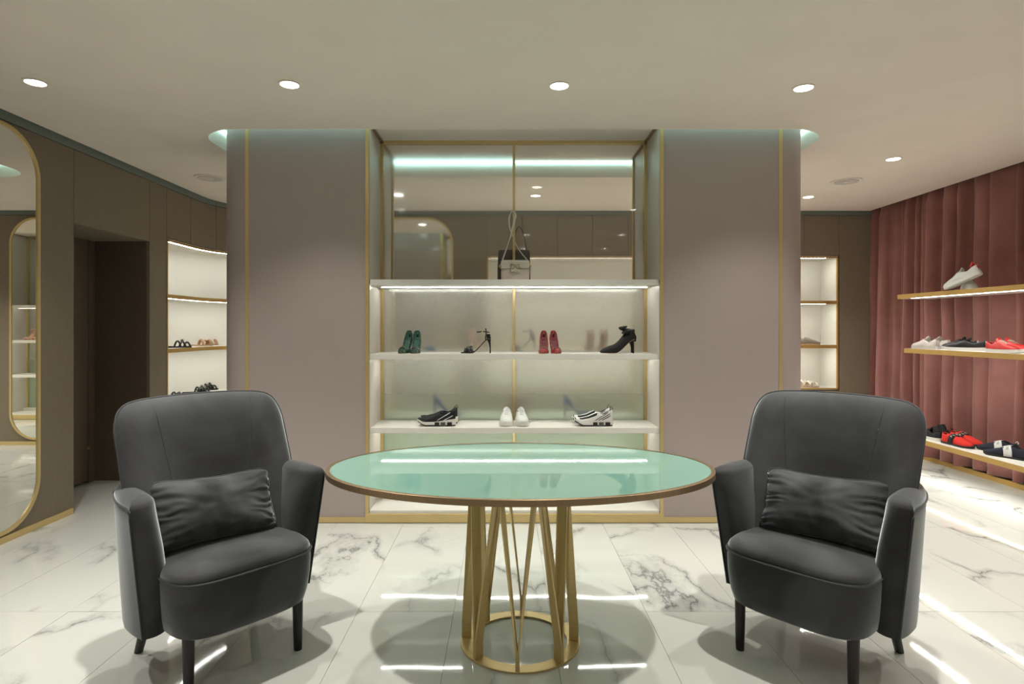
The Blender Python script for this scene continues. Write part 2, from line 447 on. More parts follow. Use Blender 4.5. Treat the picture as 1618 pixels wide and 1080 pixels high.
# back wall
NB0, NB1 = -0.213, 3.80               # back niche from x to x
NZ0, NZ1 = 0.645, 2.135
SN0, SN1 = sy(5.52), S_LEFT + S_ARC + 0.02   # left niche follows the curved corner
wb = MB()
along(SN0, SN1, NZ1 + 0.03, 2.8, -0.10, -0.03, wb)
along(SN0, SN1, 0, NZ0 - 0.03, -0.10, -0.03, wb)
along(SN1, sx(NB0), 0, 2.8, -0.10, -0.03, wb)
along(sx(NB0), sx(NB1), NZ1 + 0.03, 2.8, -0.10, -0.03, wb)
along(sx(NB0), sx(NB1), 0, NZ0 - 0.03, -0.10, -0.03, wb)
along(sx(NB1), sx(4.35), 0, 2.8, -0.10, -0.03, wb)
wall_back = wb.build('wall_back', M['joint'], kind='structure')
along(sy(5.52), sx(4.30), Z_GRV + 0.006, 2.8, -0.028, 0.0).build('upper_band', M['gap'], wall_back)
# left, curved: cupboard fronts above and below the niche
q = SN0; k = 0
while q < SN1 - 0.05:
    q2 = min(q + 0.418, SN1)
    if SN1 - q2 < 0.1: q2 = SN1
    panel(wall_back, q, q2, NZ1 + 0.024, Z_GRV, name='cupboard_front')
    panel(wall_back, q, q2, 0.05, NZ0 - 0.03, name='cupboard_front')
    q = q2
for a, bb in [(SN1, sx(-1.75)), (sx(-1.75), sx(NB0))]:
    panel(wall_back, a, bb, 0.0, Z_GRV)
n = 10; dx = (3.81 - NB0) / n
for k in range(n):
    panel(wall_back, sx(NB0 + k * dx), sx(NB0 + (k + 1) * dx), NZ1 + 0.024, Z_GRV, name='cupboard_front')
    panel(wall_back, sx(NB0 + k * dx), sx(NB0 + (k + 1) * dx), 0.05, NZ0 - 0.03, name='cupboard_front')
panel(wall_back, sx(3.81), sx(4.33), 0.0, Z_GRV)
bbm = MB(); along(sy(5.27), sx(4.30), 0, 0.042, 0.0, 0.012, bbm)
bbm.build('baseboard_back', M['gold'], kind='structure')

def niche(name, label, s0, s1, ends, led='led_n'):
    t = thing(name, label, 'display niche', (0, 0, 0))
    D = 0.37
    mb = MB(); along(s0, s1, NZ0, NZ1, -D - 0.02, -D, mb); mb.build('back_panel', M['niche_white'], t, smooth=True)
    mb = MB(); along(s0, s1, NZ1, NZ1 + 0.02, -D, -0.004, mb); mb.build('top_panel', M['niche_white'], t)
    mb = MB(); along(s0, s1, NZ0 - 0.02, NZ0, -D, -0.004, mb); mb.build('bottom_panel', M['niche_white'], t)
    for e in ends:
        mb = MB(); along(e, e + 0.012, NZ0, NZ1, -D, -0.004, mb); mb.build('side_panel', M['niche_white'], t)
    # gold frame
    fw = 0.016
    mb = MB(); along(s0 - 0.002, s1 + 0.002, NZ1 - 0.004, NZ1 + fw - 0.004, -0.02, 0.004, mb)
    along(s0 - 0.002, s1 + 0.002, NZ0 - fw, NZ0, -0.02, 0.004, mb)
    along(s0 - 0.002, s0 + fw - 0.002, NZ0 - fw, NZ1 + fw - 0.004, -0.02, 0.004, mb)
    along(s1 - fw + 0.002, s1 + 0.002, NZ0 - fw, NZ1 + fw - 0.004, -0.02, 0.004, mb)
    mb.build('frame', M['gold_flat'], t)
    # shelves with gold front edge and led strip
    for zt in (1.642, 1.138):
        mb = MB(); along(s0 + 0.012, s1 - 0.012, zt - 0.036, zt, -D, -0.012, mb)
        sh = mb.build('shelf', M['white_lam'], t, smooth=True)
        mb = MB(); along(s0 + 0.012, s1 - 0.012, zt - 0.038, zt, -0.012, -0.002, mb)
        mb.build('edge_strip', M['gold_flat'], sh, smooth=True)
        mb = MB(); along(s0 + 0.05, s1 - 0.12, zt - 0.0374, zt - 0.0355, -0.050, -0.036, mb)
        mb.build('led_strip', M[led], sh, smooth=True)
    mb = MB(); along(s0 + 0.05, s1 - 0.12, NZ1 - 0.002, NZ1 - 0.0005, -0.050, -0.036, mb)
    mb.build('led_strip', M[led], t, smooth=True)
    return t
niche('wall_niche', 'long curved cream display niche with gold framed shelves by the doorway', SN0, SN1, [SN0, SN1 - 0.012], 'led_l')
niche('wall_niche', 'straight cream display niche with gold frame at the back beside the pink curtain', sx(NB0), sx(NB1), [sx(NB0), sx(NB1) - 0.012])

# right wall, front wall behind the camera
box('wall_right', 4.32, 4.42, -2.6, 7.0, 0, 2.8, M['taupe'], kind='structure')
box('wall_front', -3.3, 4.42, -2.7, -2.5, 0, 2.8, M['taupe'], kind='structure')
box('baseboard_right', 4.235, 4.25, 0.9, 6.86, 0.0, 0.045, M['gold_flat'], kind='structure')

# ---- ceiling with the pill-shaped lit recess
def rrect(x0, x1, y0, y1, r, n=10):
    P = []
    for cx, cyy, a0 in ((x1 - r, y1 - r, 0), (x0 + r, y1 - r, pi / 2), (x0 + r, y0 + r, pi), (x1 - r, y0 + r, 1.5 * pi)):
        for k in range(n + 1):
            a = a0 + pi / 2 * k / n; P.append((cx + r * math.cos(a), cyy + r * math.sin(a)))
    return P
RX0, RX1, RY0, RY1 = CX - 2.16, CX + 2.16, 4.024, 5.31
hole = rrect(RX0, RX1, RY0, RY1, 0.30)
g = 0.05
outer = [(XL + g, -2.55), (4.14, -2.55), (4.14, 6.83), (XL + RC, YB - g)]
rr = RC - g
for k in range(1, 13):
    a = pi / 2 * (1 - k / 12)
    outer.append((XL + RC - rr * math.cos(a), YB - RC + rr * math.sin(a)))
bm = bmesh.new()
def loop(P, z):
    vs = [bm.verts.new((x, y, z)) for x, y in P]
    return vs, [bm.edges.new((vs[i], vs[(i + 1) % len(vs)])) for i in range(len(vs))]
vo_, eo = loop(outer, H); vh, eh = loop(hole, H)
bmesh.ops.triangle_fill(bm, use_beauty=True, use_dissolve=False, edges=eo + eh)
# thickness of the ceiling board: edges up
def skirt(vs, z):
    up = [bm.verts.new((v.co.x, v.co.y, z)) for v in vs]
    for i in range(len(vs)):
        j = (i + 1) % len(vs); bm.faces.new((vs[i], vs[j], up[j], up[i]))
    return up
skirt(vo_, H + 0.02)
me = bpy.data.meshes.new('ceiling'); bm.to_mesh(me); bm.free()
ceiling = link('ceiling', me, M['ceiling'], kind='structure')
box('upper_slab', -3.8, 4.45, -2.7, 7.4, 2.84, 2.9, M['ceiling'], ceiling)
# recess wall and lid
mb = MB()
ho = rrect(RX0 - 0.02, RX1 + 0.02, RY0 - 0.02, RY1 + 0.02, 0.32)
n = len(hole)
V = [(x, y, H) for x, y in hole] + [(x, y, 2.80) for x, y in hole] + [(x, y, 2.80) for x, y in ho] + [(x, y, H) for x, y in ho]
F = []
for i in range(n):
    j = (i + 1) % n
    F += [(i, j, n + j, n + i), (n + i, n + j, 2 * n + j, 2 * n + i), (2 * n + i, 2 * n + j, 3 * n + j, 3 * n + i)]
mb.add(V, F)
v, f = prism(ho, 2.80, 2.835); mb.add(v, f)
recess = mb.build('ceiling_recess', M['ceiling'], ceiling, smooth=True)
# cyan led line running round the top of the recess
a_ = rrect(RX0 + 0.006, RX1 - 0.006, RY0 + 0.006, RY1 - 0.006, 0.294); b_ = rrect(RX0 + 0.022, RX1 - 0.022, RY0 + 0.022, RY1 - 0.022, 0.278)
V = [(x, y, 2.796) for x, y in a_] + [(x, y, 2.796) for x, y in b_] + [(x, y, 2.782) for x, y in b_] + [(x, y, 2.782) for x, y in a_]
F = []
for i in range(n):
    j = (i + 1) % n
    for r in range(4):
        r2 = (r + 1) % 4; F.append((r * n + i, r * n + j, r2 * n + j, r2 * n + i))
mb = MB().add(V, F); mb.build('led_line', M['cove'], ceiling)

# ---- downlights
def downlight_meshes():
    n = 32; V = []; F = []
    prof = [(0.060, 0.0), (0.062, -0.004), (0.050, -0.005), (0.047, 0.0)]
    for k in range(n):
        a = 2 * pi * k / n
        for r, z in prof: V.append((r * math.cos(a), r * math.sin(a), z))
    m_ = len(prof)
    for k in range(n):
        j = (k + 1) % n
        for p in range(m_ - 1): F.append((k * m_ + p, k * m_ + p + 1, j * m_ + p + 1, j * m_ + p))
    me1 = bpy.data.meshes.new('trim_ring'); me1.from_pydata(V, [], F); me1.materials.append(M['ceiling'])
    V = [(0.049 * math.cos(2 * pi * k / n), 0.049 * math.sin(2 * pi * k / n), -0.003) for k in range(n)]
    me2 = bpy.data.meshes.new('lens'); me2.from_pydata(V, [], [tuple(range(n))]); me2.materials.append(M['lamp'])
    return me1, me2
me1, me2 = downlight_meshes()
def dl_label(x, y):
    row = sorted(p[0] for p in SPOTS if abs(p[1] - y) < 0.3)
    k = ['leftmost', 'second from the left', 'third from the left', 'fourth from the left', 'fifth from the left'][row.index(x)]
    r = 'row over the back aisle' if y > 5 else 'front row' if y > 3 else 'row above the table edge' if y > 1 else 'first row behind the camera' if y > 0 else 'second row behind the camera'
    return 'round downlight, ' + k + ' in the ' + r
DL_LABEL = {0: 'round white downlight over the rounded wall mirror, far left of the front row', 1: 'round white downlight in the front row above the left armchair',
            2: 'round white downlight in the front row above the middle of the table', 3: 'round white downlight in the front row above the right armchair',
            4: 'round white downlight in front of the curtain, beyond the front row', 5: 'farthest round white downlight right of the partition, near the back wall',
            6: 'round white downlight seen through the left top glass pane', 7: 'round white downlight seen through the right top glass pane'}
for i, (x, y) in enumerate(SPOTS):
    t = thing('ceiling_downlight', DL_LABEL.get(i, dl_label(x, y)), 'ceiling light', (x, y, H), group='recessed ceiling downlights')
    link('trim_ring', me1, M['ceiling'], t); link('lens', me2, M['lamp'], t)
    ld = bpy.data.lights.new('spot_lamp', 'SPOT'); ld.energy = SPOT_W * SPOT_K(x, y); ld.spot_size = math.radians(104); ld.spot_blend = 1.0
    ld.shadow_soft_size = 0.028; ld.color = (1.0, 0.985, 0.915)
    lo = bpy.data.objects.new('spot_lamp', ld); COL.objects.link(lo); lo.parent = t; lo.location = (0, 0, -0.03)

# round ceiling speakers
for i, (x, y, lab) in enumerate([(-2.62, 5.33, 'round white ceiling speaker grille left of the partition'), (3.085, 5.446, 'round white ceiling speaker grille right of the partition')]):
    t = thing('ceiling_speaker', lab, 'speaker', (x, y, H), group='round ceiling speakers')
    def lathe(prof, n=40):
        rings = [[(r * math.cos(2 * pi * k / n), r * math.sin(2 * pi * k / n), z) for k in range(n)] for r, z in prof]
        return MB().loft(rings)
    lathe([(0.132, 0.0), (0.133, -0.006), (0.124, -0.009), (0.102, -0.005)]).build('rim', M['grille'], t, smooth=True)
    lathe([(0.101, -0.004), (0.10, -0.010), (0.085, -0.011), (0.030, -0.006), (0.028, -0.004)]).build('cone_grille', M['speakerhole'], t, smooth=True)
    lathe([(0.027, -0.004), (0.026, -0.012), (0.010, -0.014)]).build('centre_cap', M['grille'], t, smooth=True)

# ================================================================== CENTRAL DISPLAY PARTITION
YF, YR = 4.109, 4.929
NX0, NX1 = -0.934, 1.054       # niche inner sides
dp = thing('display_partition', 'lilac lacquered display partition with rounded ends, gold strips and open shelved middle', 'display partition', (CX, (YF + YR) / 2, 0))
def P_(mb, name, m, bevel=0, smooth=False, par=None):
    mb.v = [(x - CX, y - (YF + YR) / 2, z) for x, y, z in mb.v]
    return mb.build(name, M[m], par or dp, bevel=bevel, smooth=smooth)
RO = 0.22
HT = 2.765
for sgn in (-1, 1):
    xe = CX + sgn * (1.823)
    xi = NX0 if sgn < 0 else NX1
    def body(off, z0, z1):
        pl = [(xi, YF - off)]
        for k in range(15):
            a = pi / 2 * k / 14
            pl.append((xe + sgn * (RO + off) * math.sin(a), YF + RO - (RO + off) * math.cos(a)))
        for k in range(15):
            a = pi / 2 * k / 14
            pl.append((xe + sgn * (RO + off) * math.cos(a), YR - RO + (RO + off) * math.sin(a)))
        pl.append((xi, YR + off))
        return prism(pl, z0, z1)
    # lacquered shell
    P_(MB().add(*body(0.0, 0.04, HT)), 'side_body', 'lilac', smooth=True)
    P_(MB().add(*body(0.008, 0.004, 0.040)), 'plinth_strip', 'gold', smooth=True)
    # vertical gold inlays front and back, gold edges of the opening
    for yf, d in ((YF, -1), (YR, 1)):
        y0, y1 = (yf - 0.003, yf + 0.01) if d < 0 else (yf - 0.01, yf + 0.003)
        P_(MB().box(xe - 0.012, xe + 0.012, y0, y1, 0.04, HT), 'gold_inlay', 'gold')
        xo0, xo1 = (xi - 0.024, xi) if sgn < 0 else (xi, xi + 0.024)
        P_(MB().box(xo0, xo1, y0 - (0.003 if d < 0 else 0), y1 + (0.003 if d > 0 else 0), 0.04, HT), 'opening_edge', 'gold')
# opening: liner boards, ceiling board, floor ledge
ZN = 2.722
for sgn, xi in ((-1, NX0), (1, NX1)):
    for (y0, y1) in ((YF + 0.004, 4.467), (4.51, YR - 0.004)):
        x0, x1 = (xi, xi + 0.003) if sgn < 0 else (xi - 0.003, xi)
        P_(MB().box(x0, x1, y0, y1, 0.07, 1.64), 'lower_liner', 'liner')
        P_(MB().box(x0, x1, y0, y1, 1.66, ZN), 'upper_liner', 'liner_up')
P_(MB().box(NX0, NX1, YF, YR, ZN, HT), 'head_board', 'ceiling')
P_(MB().box(NX0, NX1, YF + 0.004, YR - 0.004, 0.02, 0.084), 'base_board', 'white_lam')
P_(MB().box(NX0 - 0.024, NX1 + 0.024, YF - 0.014, YF + 0.004, 0.004, 0.064), 'sill_strip', 'gold', bevel=0.002)
P_(MB().box(NX0 - 0.024, NX1 + 0.024, YR - 0.004, YR + 0.014, 0.004, 0.064), 'sill_strip', 'gold', bevel=0.002)
P_(MB().box(NX0 + 0.003, NX1 - 0.003, 4.40, 4.57, 0.084, 0.125), 'glass_sill', 'white_lam', bevel=0.002)
# gold corner strips under the head board
for xi, s in ((NX0, 1), (NX1, -1)):
    xa, xb = sorted((xi + s * 0.003, xi + s * 0.022))
    P_(MB().box(xa, xb, YF, YR, ZN - 0.012, ZN), 'corner_strip', 'bronze')
    # glass frame posts
    P_(MB().box(*sorted((xi + s * 0.003, xi + s * 0.025)), 4.466, 4.512, 0.125, ZN), 'frame_post', 'gold')
    P_(MB().box(*sorted((xi + s * 0.003, xi + s * 0.019)), YR - 0.03, YR - 0.002, 0.09, ZN), 'rear_post', 'gold')
P_(MB().box(NX0, NX1, 4.466, 4.512, ZN - 0.022, ZN), 'frame_head', 'gold')
P_(MB().box(0.0525, 0.0705, 4.466, 4.512, 0.125, ZN - 0.022), 'mullion', 'gold')
# glass panes
SH = [(1.663, 1.624), (1.153, 1.114), (0.647, 0.609)]
for x0, x1, mm in ((NX0 + 0.025, 0.0525, 'clear_l'), (0.0705, NX1 - 0.025, 'clear_r')):
    P_(MB().box(x0, x1, 4.485, 4.493, 1.664, ZN - 0.022), 'glass_pane', mm)
    for z0, z1 in ((1.155, 1.622), (0.649, 1.112), (0.126, 0.607)):
        P_(MB().box(x0, x1, 4.485, 4.493, z0, z1), 'frosted_pane', 'frost')
# shelves, front and rear
for zt, zb in SH:
    for y0, y1, ly in ((YF + 0.012, 4.466, 4.335), (4.512, YR - 0.012, 4.70)):
        sh = P_(MB().box(NX0 + 0.003, NX1 - 0.003, y0, y1, zb, zt), 'shelf', 'white_lam', bevel=0.0015)
        P_(MB().box(NX0 + 0.04, NX1 - 0.035, ly - 0.004, ly + 0.005, zb - 0.003, zb - 0.0005), 'led_strip', 'led', par=sh)

# ================================================================== MIRRORS
def mirror(name, label, w_, h_, loc, rotz, r=0.30):
    """mirror in its local xz plane facing -y"""
    t = thing(name, label, 'mirror', loc, rotz)
    P = rrect(-w_ / 2, w_ / 2, 0, h_, r, 12)
    Q = rrect(-w_ / 2 + 0.022, w_ / 2 - 0.022, 0.022, h_ - 0.022, r - 0.022, 12)
    n = len(P)
    V = [(x, 0, z) for x, z in P] + [(x, -0.016, z) for x, z in P] + [(x, -0.016, z) for x, z in Q] + [(x, 0, z) for x, z in Q]
    F = []
    for i in range(n):
        j = (i + 1) % n
        for r_ in range(4):
            r2 = (r_ + 1) % 4; F.append((r_ * n + i, r_ * n + j, r2 * n + j, r2 * n + i))
    MB().add(V, F).build('mirror_frame', M['gold'], t, smooth=True)
    V = [(x, -0.008, z) for x, z in Q] + [(x, -0.001, z) for x, z in Q]
    F = [tuple(range(n)), tuple(range(n, 2 * n))] + [(i, (i + 1) % n, n + (i + 1) % n, n + i) for i in range(n)]
    MB().add(V, F).build('mirror_glass', M['mirror'], t)
    return t
# left wall mirror: faces +x; its far edge at y = 4.0; wall leans 2 degrees off the axis
mirror('wall_mirror', 'tall gold framed mirror with rounded corners on the left wall', 1.45, 2.55, (-3.108, 4.003 - 0.725, 0.053), pi / 2 + 0.005)
mirror('wall_mirror', 'tall rounded mirror on the back wall behind the partition', 1.05, 2.53, (-0.598 - 0.525, 6.868, 0.06), 0)

# ================================================================== CURTAIN
def curtain():
    t = thing('velvet_curtain', 'dusty rose velvet curtain hanging in deep folds along the right wall', 'curtain', (4.19, 4.0, 0))
    y = 1.0; folds = []
    rnd = random.Random(11)
    while y < 6.86:
        w_ = rnd.choice([0.07, 0.10, 0.14, 0.18, 0.22, 0.27]) * rnd.uniform(0.9, 1.1)
        folds.append((y, w_, rnd.uniform(0.5, 1.25), rnd.choice([1, 1, 1, -1]) * rnd.uniform(0.2, 1.0))); y += w_
    ys = []
    for f0, w_, a, sk in folds:
        for k in range(10): ys.append((f0, w_, a, sk, k / 10))
    NZ = 26
    V = []; F = []
    for iz in range(NZ + 1):
        z = 0.062 + (2.76 - 0.062) * iz / NZ
        zz = iz / NZ
        for f0, w_, a, sk, u in ys:
            # rounded ridge with a sharp valley; skewed so one flank is steep
            uu = u + sk * 0.24 * math.sin(pi * u)
            ridge = abs(math.sin(pi * uu)) ** 0.85
            amp = 0.155 * a * (0.72 + 0.28 * (1 - zz)) * (1.0 if zz < 0.93 else 0.85)
            drift = 0.030 * noise.noise(Vector((f0 * 1.7, z * 0.9, 3.1))) + 0.012 * noise.noise(Vector((f0 * 5, z * 1.7, 0)))
            yy = f0 + w_ * u + drift * (1.3 - zz)
            xx = -ridge * amp + 0.10 + 0.010 * noise.noise(Vector((yy * 4, z * 1.5, 7)))
            V.append((xx, yy - 4.0, z))
    n = len(ys)
    for iz in range(NZ):
        for k in range(n - 1):
            F.append((iz * n + k, iz * n + k + 1, (iz + 1) * n + k + 1, (iz + 1) * n + k))
    me = bpy.data.meshes.new('curtain_cloth'); me.from_pydata(V, [], F); me.update()
    o = link('curtain_cloth', me, M['curtain'], t, smooth=True)
    so = o.modifiers.new('s', 'SOLIDIFY'); so.thickness = 0.003
    MB().box(0.0, 0.03, -3.0, 2.85, 2.765, 2.79).build('curtain_rail', M['grille'], t)
    return t
curtain()

# wall shelves in front of the curtain
for z, y0, y1, lab in ((1.648, 3.2, 5.755, 'topmost gold edged shelf in front of the pink curtain, with glowing underside'),
                       (1.140, 3.1, 5.66, 'middle gold edged white shelf in front of the pink curtain'),
                       (0.324, 3.0, 5.72, 'lowest gold edged white shelf in front of the pink curtain')):
    t = thing('wall_shelf', lab, 'shelf', (3.75, (y0 + y1) / 2, z - 0.042), group='gold edged shelves on the curtain wall')
    hl = (y1 - y0) / 2
    MB().box(0.006, 0.34, -hl + 0.006, hl - 0.006, 0.001, 0.042).build('shelf_board', M['white_lam'], t)
    mb = MB().box(0, 0.006, -hl, hl, 0, 0.042).box(0.006, 0.34, hl - 0.006, hl, 0, 0.042).box(0.006, 0.34, -hl, -hl + 0.006, 0, 0.042)
    mb.build('edge_strip', M['gold_flat'], t)
    MB().box(0.03, 0.042, -hl + 0.15, hl - 0.15, -0.0004, 0.0012).build('led_strip', M['led_n'], t)
    for yb in (-hl * 0.8, 0, hl * 0.8):
        MB().box(0.30, 0.57, yb - 0.012, yb + 0.012, 0.008, 0.034).build('bracket', M['gold_flat'], t)

# ================================================================== TABLE
TX, TY, TZ = 0.0607, 2.562, 0.745
tb = thing('oval_table', 'oval table with mint glass top, bronze rim and gold V-blade pedestal', 'table', (TX, TY, 0))
AX, AY = 0.815, 0.518
def ell(a, bb, z, n=96, p=2.0):
    R = []
    for k in range(n):
        c, s = math.cos(2 * pi * k / n), math.sin(2 * pi * k / n)
        kk = 1 / (abs(c) ** p + abs(s) ** p) ** (1 / p)
        R.append((a * c * kk, bb * s * kk, z))
    return R
mb = MB()
V = ell(AX, AY, TZ - 0.024) + ell(AX, AY, TZ - 0.001) + ell(AX - 0.0015, AY - 0.0015, TZ) + ell(AX - 0.017, AY - 0.017, TZ) + ell(AX - 0.017, AY - 0.017, TZ - 0.004) + ell(AX - 0.03, AY - 0.03, TZ - 0.024)
F = []; n = 96
for r in range(6):
    r2 = (r + 1) % 6
    if r == 5: r2 = 0
    for i in range(n):
        j = (i + 1) % n; F.append((r * n + i, r * n + j, r2 * n + j, r2 * n + i))
mb.add(V, F); mb.build('table_rim', M['bronze'], tb, smooth=True)
V = ell(AX - 0.0175, AY - 0.0175, TZ - 0.0235) + ell(AX - 0.0175, AY - 0.0175, TZ - 0.002)
MB().add(V, [(i, (i + 1) % n, n + (i + 1) % n, n + i) for i in range(n)] + [tuple(range(n)), tuple(range(n, 2 * n))]).build('glass_top', M['mint'], tb)
V = ell(0.2525, 0.2525, 0.0005) + ell(0.2525, 0.2525, 0.008) + ell(0.2, 0.2, 0.008) + ell(0.2, 0.2, 0.0005)
F = [(r * n + i, r * n + (i + 1) % n, ((r + 1) % 4) * n + (i + 1) % n, ((r + 1) % 4) * n + i) for r in range(4) for i in range(n)]
MB().add(V, F).build('base_ring', M['gold'], tb, smooth=True)
V = ell(0.23, 0.23, TZ - 0.032) + ell(0.23, 0.23, TZ - 0.0245) + ell(0.17, 0.17, TZ - 0.0245) + ell(0.17, 0.17, TZ - 0.032)
MB().add(V, F).build('top_ring', M['gold'], tb, smooth=True)
ROT = math.radians(-3.6)
def blade(mb, stations):
    """stations: (angle, radius_mid, z); radial width and thin tangential thickness"""
    rings = []
    for a, r, z, wd in stations:
        ra = Vector((math.cos(a), math.sin(a), 0)); ta = Vector((-math.sin(a), math.cos(a), 0))
        c = ra * r + Vector((0, 0, z))
        rings.append([c + ra * sx_ * wd / 2 + ta * sy_ * 0.004 for sx_, sy_ in ((-1, -1), (1, -1), (1, 1), (-1, 1))])
    mb.loft(rings)
for k in range(8):
    a = -pi / 2 + ROT + k * pi / 4
    for s in (-1, 1):
        mb = MB()
        off = s * 0.016
        blade(mb, [(a + off, 0.228, 0.008, 0.040), (a + off, 0.228, 0.075, 0.040), (a + s * (pi / 8 - 0.02), 0.20, TZ - 0.030, 0.040)])
        mb.build('leg', M['gold'], tb)

# ================================================================== ARMCHAIRS
def armchair(name, label, loc, rotz):
    t = thing(name, label, 'armchair', loc, rotz, group='slate velvet armchairs at the oval table')
    vm_ = M['velvet']
    Z0, Z1 = 0.30, 1.028
    PB = 10
    def bpos(u, v, d):
        h = (v + 1) / 2
        z = Z0 + h * (Z1 - Z0) + 0.016 * (1 - u * u) * h
        wv_ = lerp([(0, 0.29), (0.45, 0.330), (0.62, 0.340), (0.85, 0.343), (1, 0.333)], h)
        yb = 0.315 + 0.145 * h - (0.025 + 0.20 * (1 - h)) * abs(u) ** 2.4
        nx = -0.45 * u * abs(u)
        return Vector((u * wv_ + nx * d, yb - d, z))
    V, F = puff(bpos, 0.062, p=PB, q=8, nr=18, na=176, tb=0.045)
    mesh('backrest', V, F, vm_, t, smooth=True)
    pts = []
    for k in range(177):
        c, s = sqdir(k, 176); kk = 1 / (abs(c) ** PB + abs(s) ** PB) ** (1 / PB)
        pts.append(bpos(c * kk, s * kk, -0.001))
    MB().tube(pts, 0.0052, 8, cap=False).build('back_piping', M['piping'], t, smooth=True)
    for sgn in (-1, 1):
        pts = []
        for i in range(23):
            v = 0.94 - 1.5 * i / 22
            u = sgn * (0.62 - 0.24 * (0.94 - v) / 1.5)
            pts.append(bpos(u, v, 0.062 * (1 - max(abs(v), abs(u)) ** 8) ** 0.5 + 0.0002))
        MB().tube(pts, 0.0012, 5).build('seam', M['piping'], t, smooth=True)
    # arms: barrel shaped wings, flaring outwards to the top
    HT_ = 0.690
    def outer(h):
        u = (h - 0.2) / (HT_ - 0.2)
        return [(0.327 + 0.055 * u, 0.115 - 0.040 * u), (0.340 + 0.044 * u, 0.19), (0.338 + 0.030 * u, 0.30), (0.308 + 0.030 * u, 0.40), (0.27 + 0.02 * u, 0.445)]
    def sect(h):
        u = (h - 0.2) / (HT_ - 0.2)
        O = outer(h); xo, yf = O[0]
        T = lerp([(0, 0.105), (0.3, 0.125), (0.6, 0.120), (1, 0.105)], u)
        xi = xo - T
        I = [(xi + 0.03, 0.43), (xi + 0.012, 0.33), (xi, 0.24), (xi + 0.002, yf + 0.085), (xi + 0.012, yf + 0.035), (xi + 0.036, yf + 0.006), (xi + 0.065, yf - 0.006), (xo - 0.014, yf - 0.004)]
        Oc = cat_rom([(x, y, 0) for x, y in O], 4); Ic = cat_rom([(x, y, 0) for x, y in I], 3)
        return [(p.x, p.y) for p in Oc] + [(p.x, p.y) for p in Ic]
    for sgn in (-1, 1):
        rings = []
        for h in (0.205, 0.23, 0.28, 0.34, 0.40, 0.46, 0.52, 0.58, 0.64, HT_):
            rings.append([(sgn * x, y, h + (0.012 * max(0, (0.40 - h) / 0.2) if y > 0.3 else 0)) for x, y in sect(h)])
        S = sect(HT_); xc0 = 0.330
        for f in (0.06, 0.15, 0.28, 0.45, 0.65, 0.85, 0.98):
            R_ = []
            for x, y in S:
                tyy = min(max(y, 0.14), 0.40); tx = 0.328 - 0.10 * max(0, tyy - 0.2)
                R_.append((sgn * (x + (tx - x) * f), y + (tyy - y) * f, HT_ + 0.036 * math.sqrt(1 - (1 - f) ** 2)))
            rings.append(R_)
        MB().loft(rings).build('armrest', vm_, t, smooth=True)
        pts = [(sgn * (outer(h)[0][0] + 0.001), outer(h)[0][1] - 0.002, h) for h in [0.206 + (HT_ - 0.208) * i / 20 for i in range(21)]]
        pts += [(sgn * (p.x + 0.001), p.y, HT_ + 0.004) for p in cat_rom([(x, y, 0) for x, y in outer(HT_)], 4)[1:]]
        MB().tube(pts, 0.0040, 6).build('arm_piping', M['piping'], t, smooth=True)
    rings = []
    for h, k in ((0.217, 0), (0.30, .2), (0.45, .5), (0.60, .8), (0.69, 1), (0.705, 1)):
        xo = 0.285 + 0.03 * k; yb = 0.445 + 0.035 * k
        P = []
        for i in range(15):
            a = pi * i / 14
            c, s = math.cos(a), math.sin(a); kk = 1 / (abs(c) ** 3 + abs(s) ** 3) ** (1 / 3)
            P.append((c * kk * xo, 0.36 + s * kk * (yb - 0.36), h))
        P += [(-xo + 0.05, 0.33, h), (xo - 0.05, 0.33, h)]
        rings.append(P)
    MB().loft(rings).build('back_shell', vm_, t, smooth=True)
    # seat block
    def outline(k, n, ax, y0, y1, p=4.2):
        a = 2 * pi * k / n; c, s = math.cos(a), math.sin(a); kk = 1 / (abs(c) ** p + abs(s) ** p) ** (1 / p)
        yc = (y0 + y1) / 2
        return c * kk * ax, yc + s * kk * (y1 - y0) / 2
    n = 72; rings = []
    for z, ax, y0, p in ((0.200, 0.225, -0.035, 3.6), (0.203, 0.243, -0.052, 4), (0.214, 0.256, -0.068, 4.2), (0.26, 0.266, -0.082, 4.2), (0.33, 0.274, -0.090, 4.2), (0.39, 0.278, -0.090, 4.2), (0.416, 0.277, -0.087, 4.2)):
        rings.append([(*outline(k, n, ax, y0, 0.40, p), z) for k in range(n)])
    MB().loft(rings).build('seat_base', vm_, t, smooth=True)
    rings = []
    for z, sc_ in ((0.417, 1.0), (0.428, 0.998), (0.440, 0.985), (0.450, 0.95), (0.4575, 0.88), (0.463, 0.76), (0.4665, 0.58), (0.468, 0.36), (0.4685, 0.12)):
        rr_ = []
        for k in range(n):
            x, y = outline(k, n, 0.277, -0.087, 0.40)
            rr_.append((x * sc_, 0.1565 + (y - 0.1565) * sc_, z))
        rings.append(rr_)
    MB().loft(rings).build('seat_cushion', vm_, t, smooth=True)
    pts = [(*outline(k, n, 0.2795, -0.0895, 0.40), 0.4175) for k in range(n + 1)]
    MB().tube(pts, 0.0048, 6, cap=False).build('seat_piping', M['piping'], t, smooth=True)
    # legs
    for sgn in (-1, 1):
        MB().tube([(sgn * 0.2135, 0.0, 0.0), (sgn * 0.2135, 0.0, 0.06), (sgn * 0.2135, 0.002, 0.215)], [0.0165, 0.0185, 0.0215], 20).build('leg', M['legwood'], t, smooth=True)
        MB().tube([(sgn * 0.235, 0.468, 0.0), (sgn * 0.228, 0.42, 0.11), (sgn * 0.222, 0.375, 0.225)], [0.0165, 0.019, 0.022], 20).build('leg', M['legwood'], t, smooth=True)
    return t
CHL = (-1.004, 2.333, 0); CHR = (0.11 + 1.004, 2.333, 0)
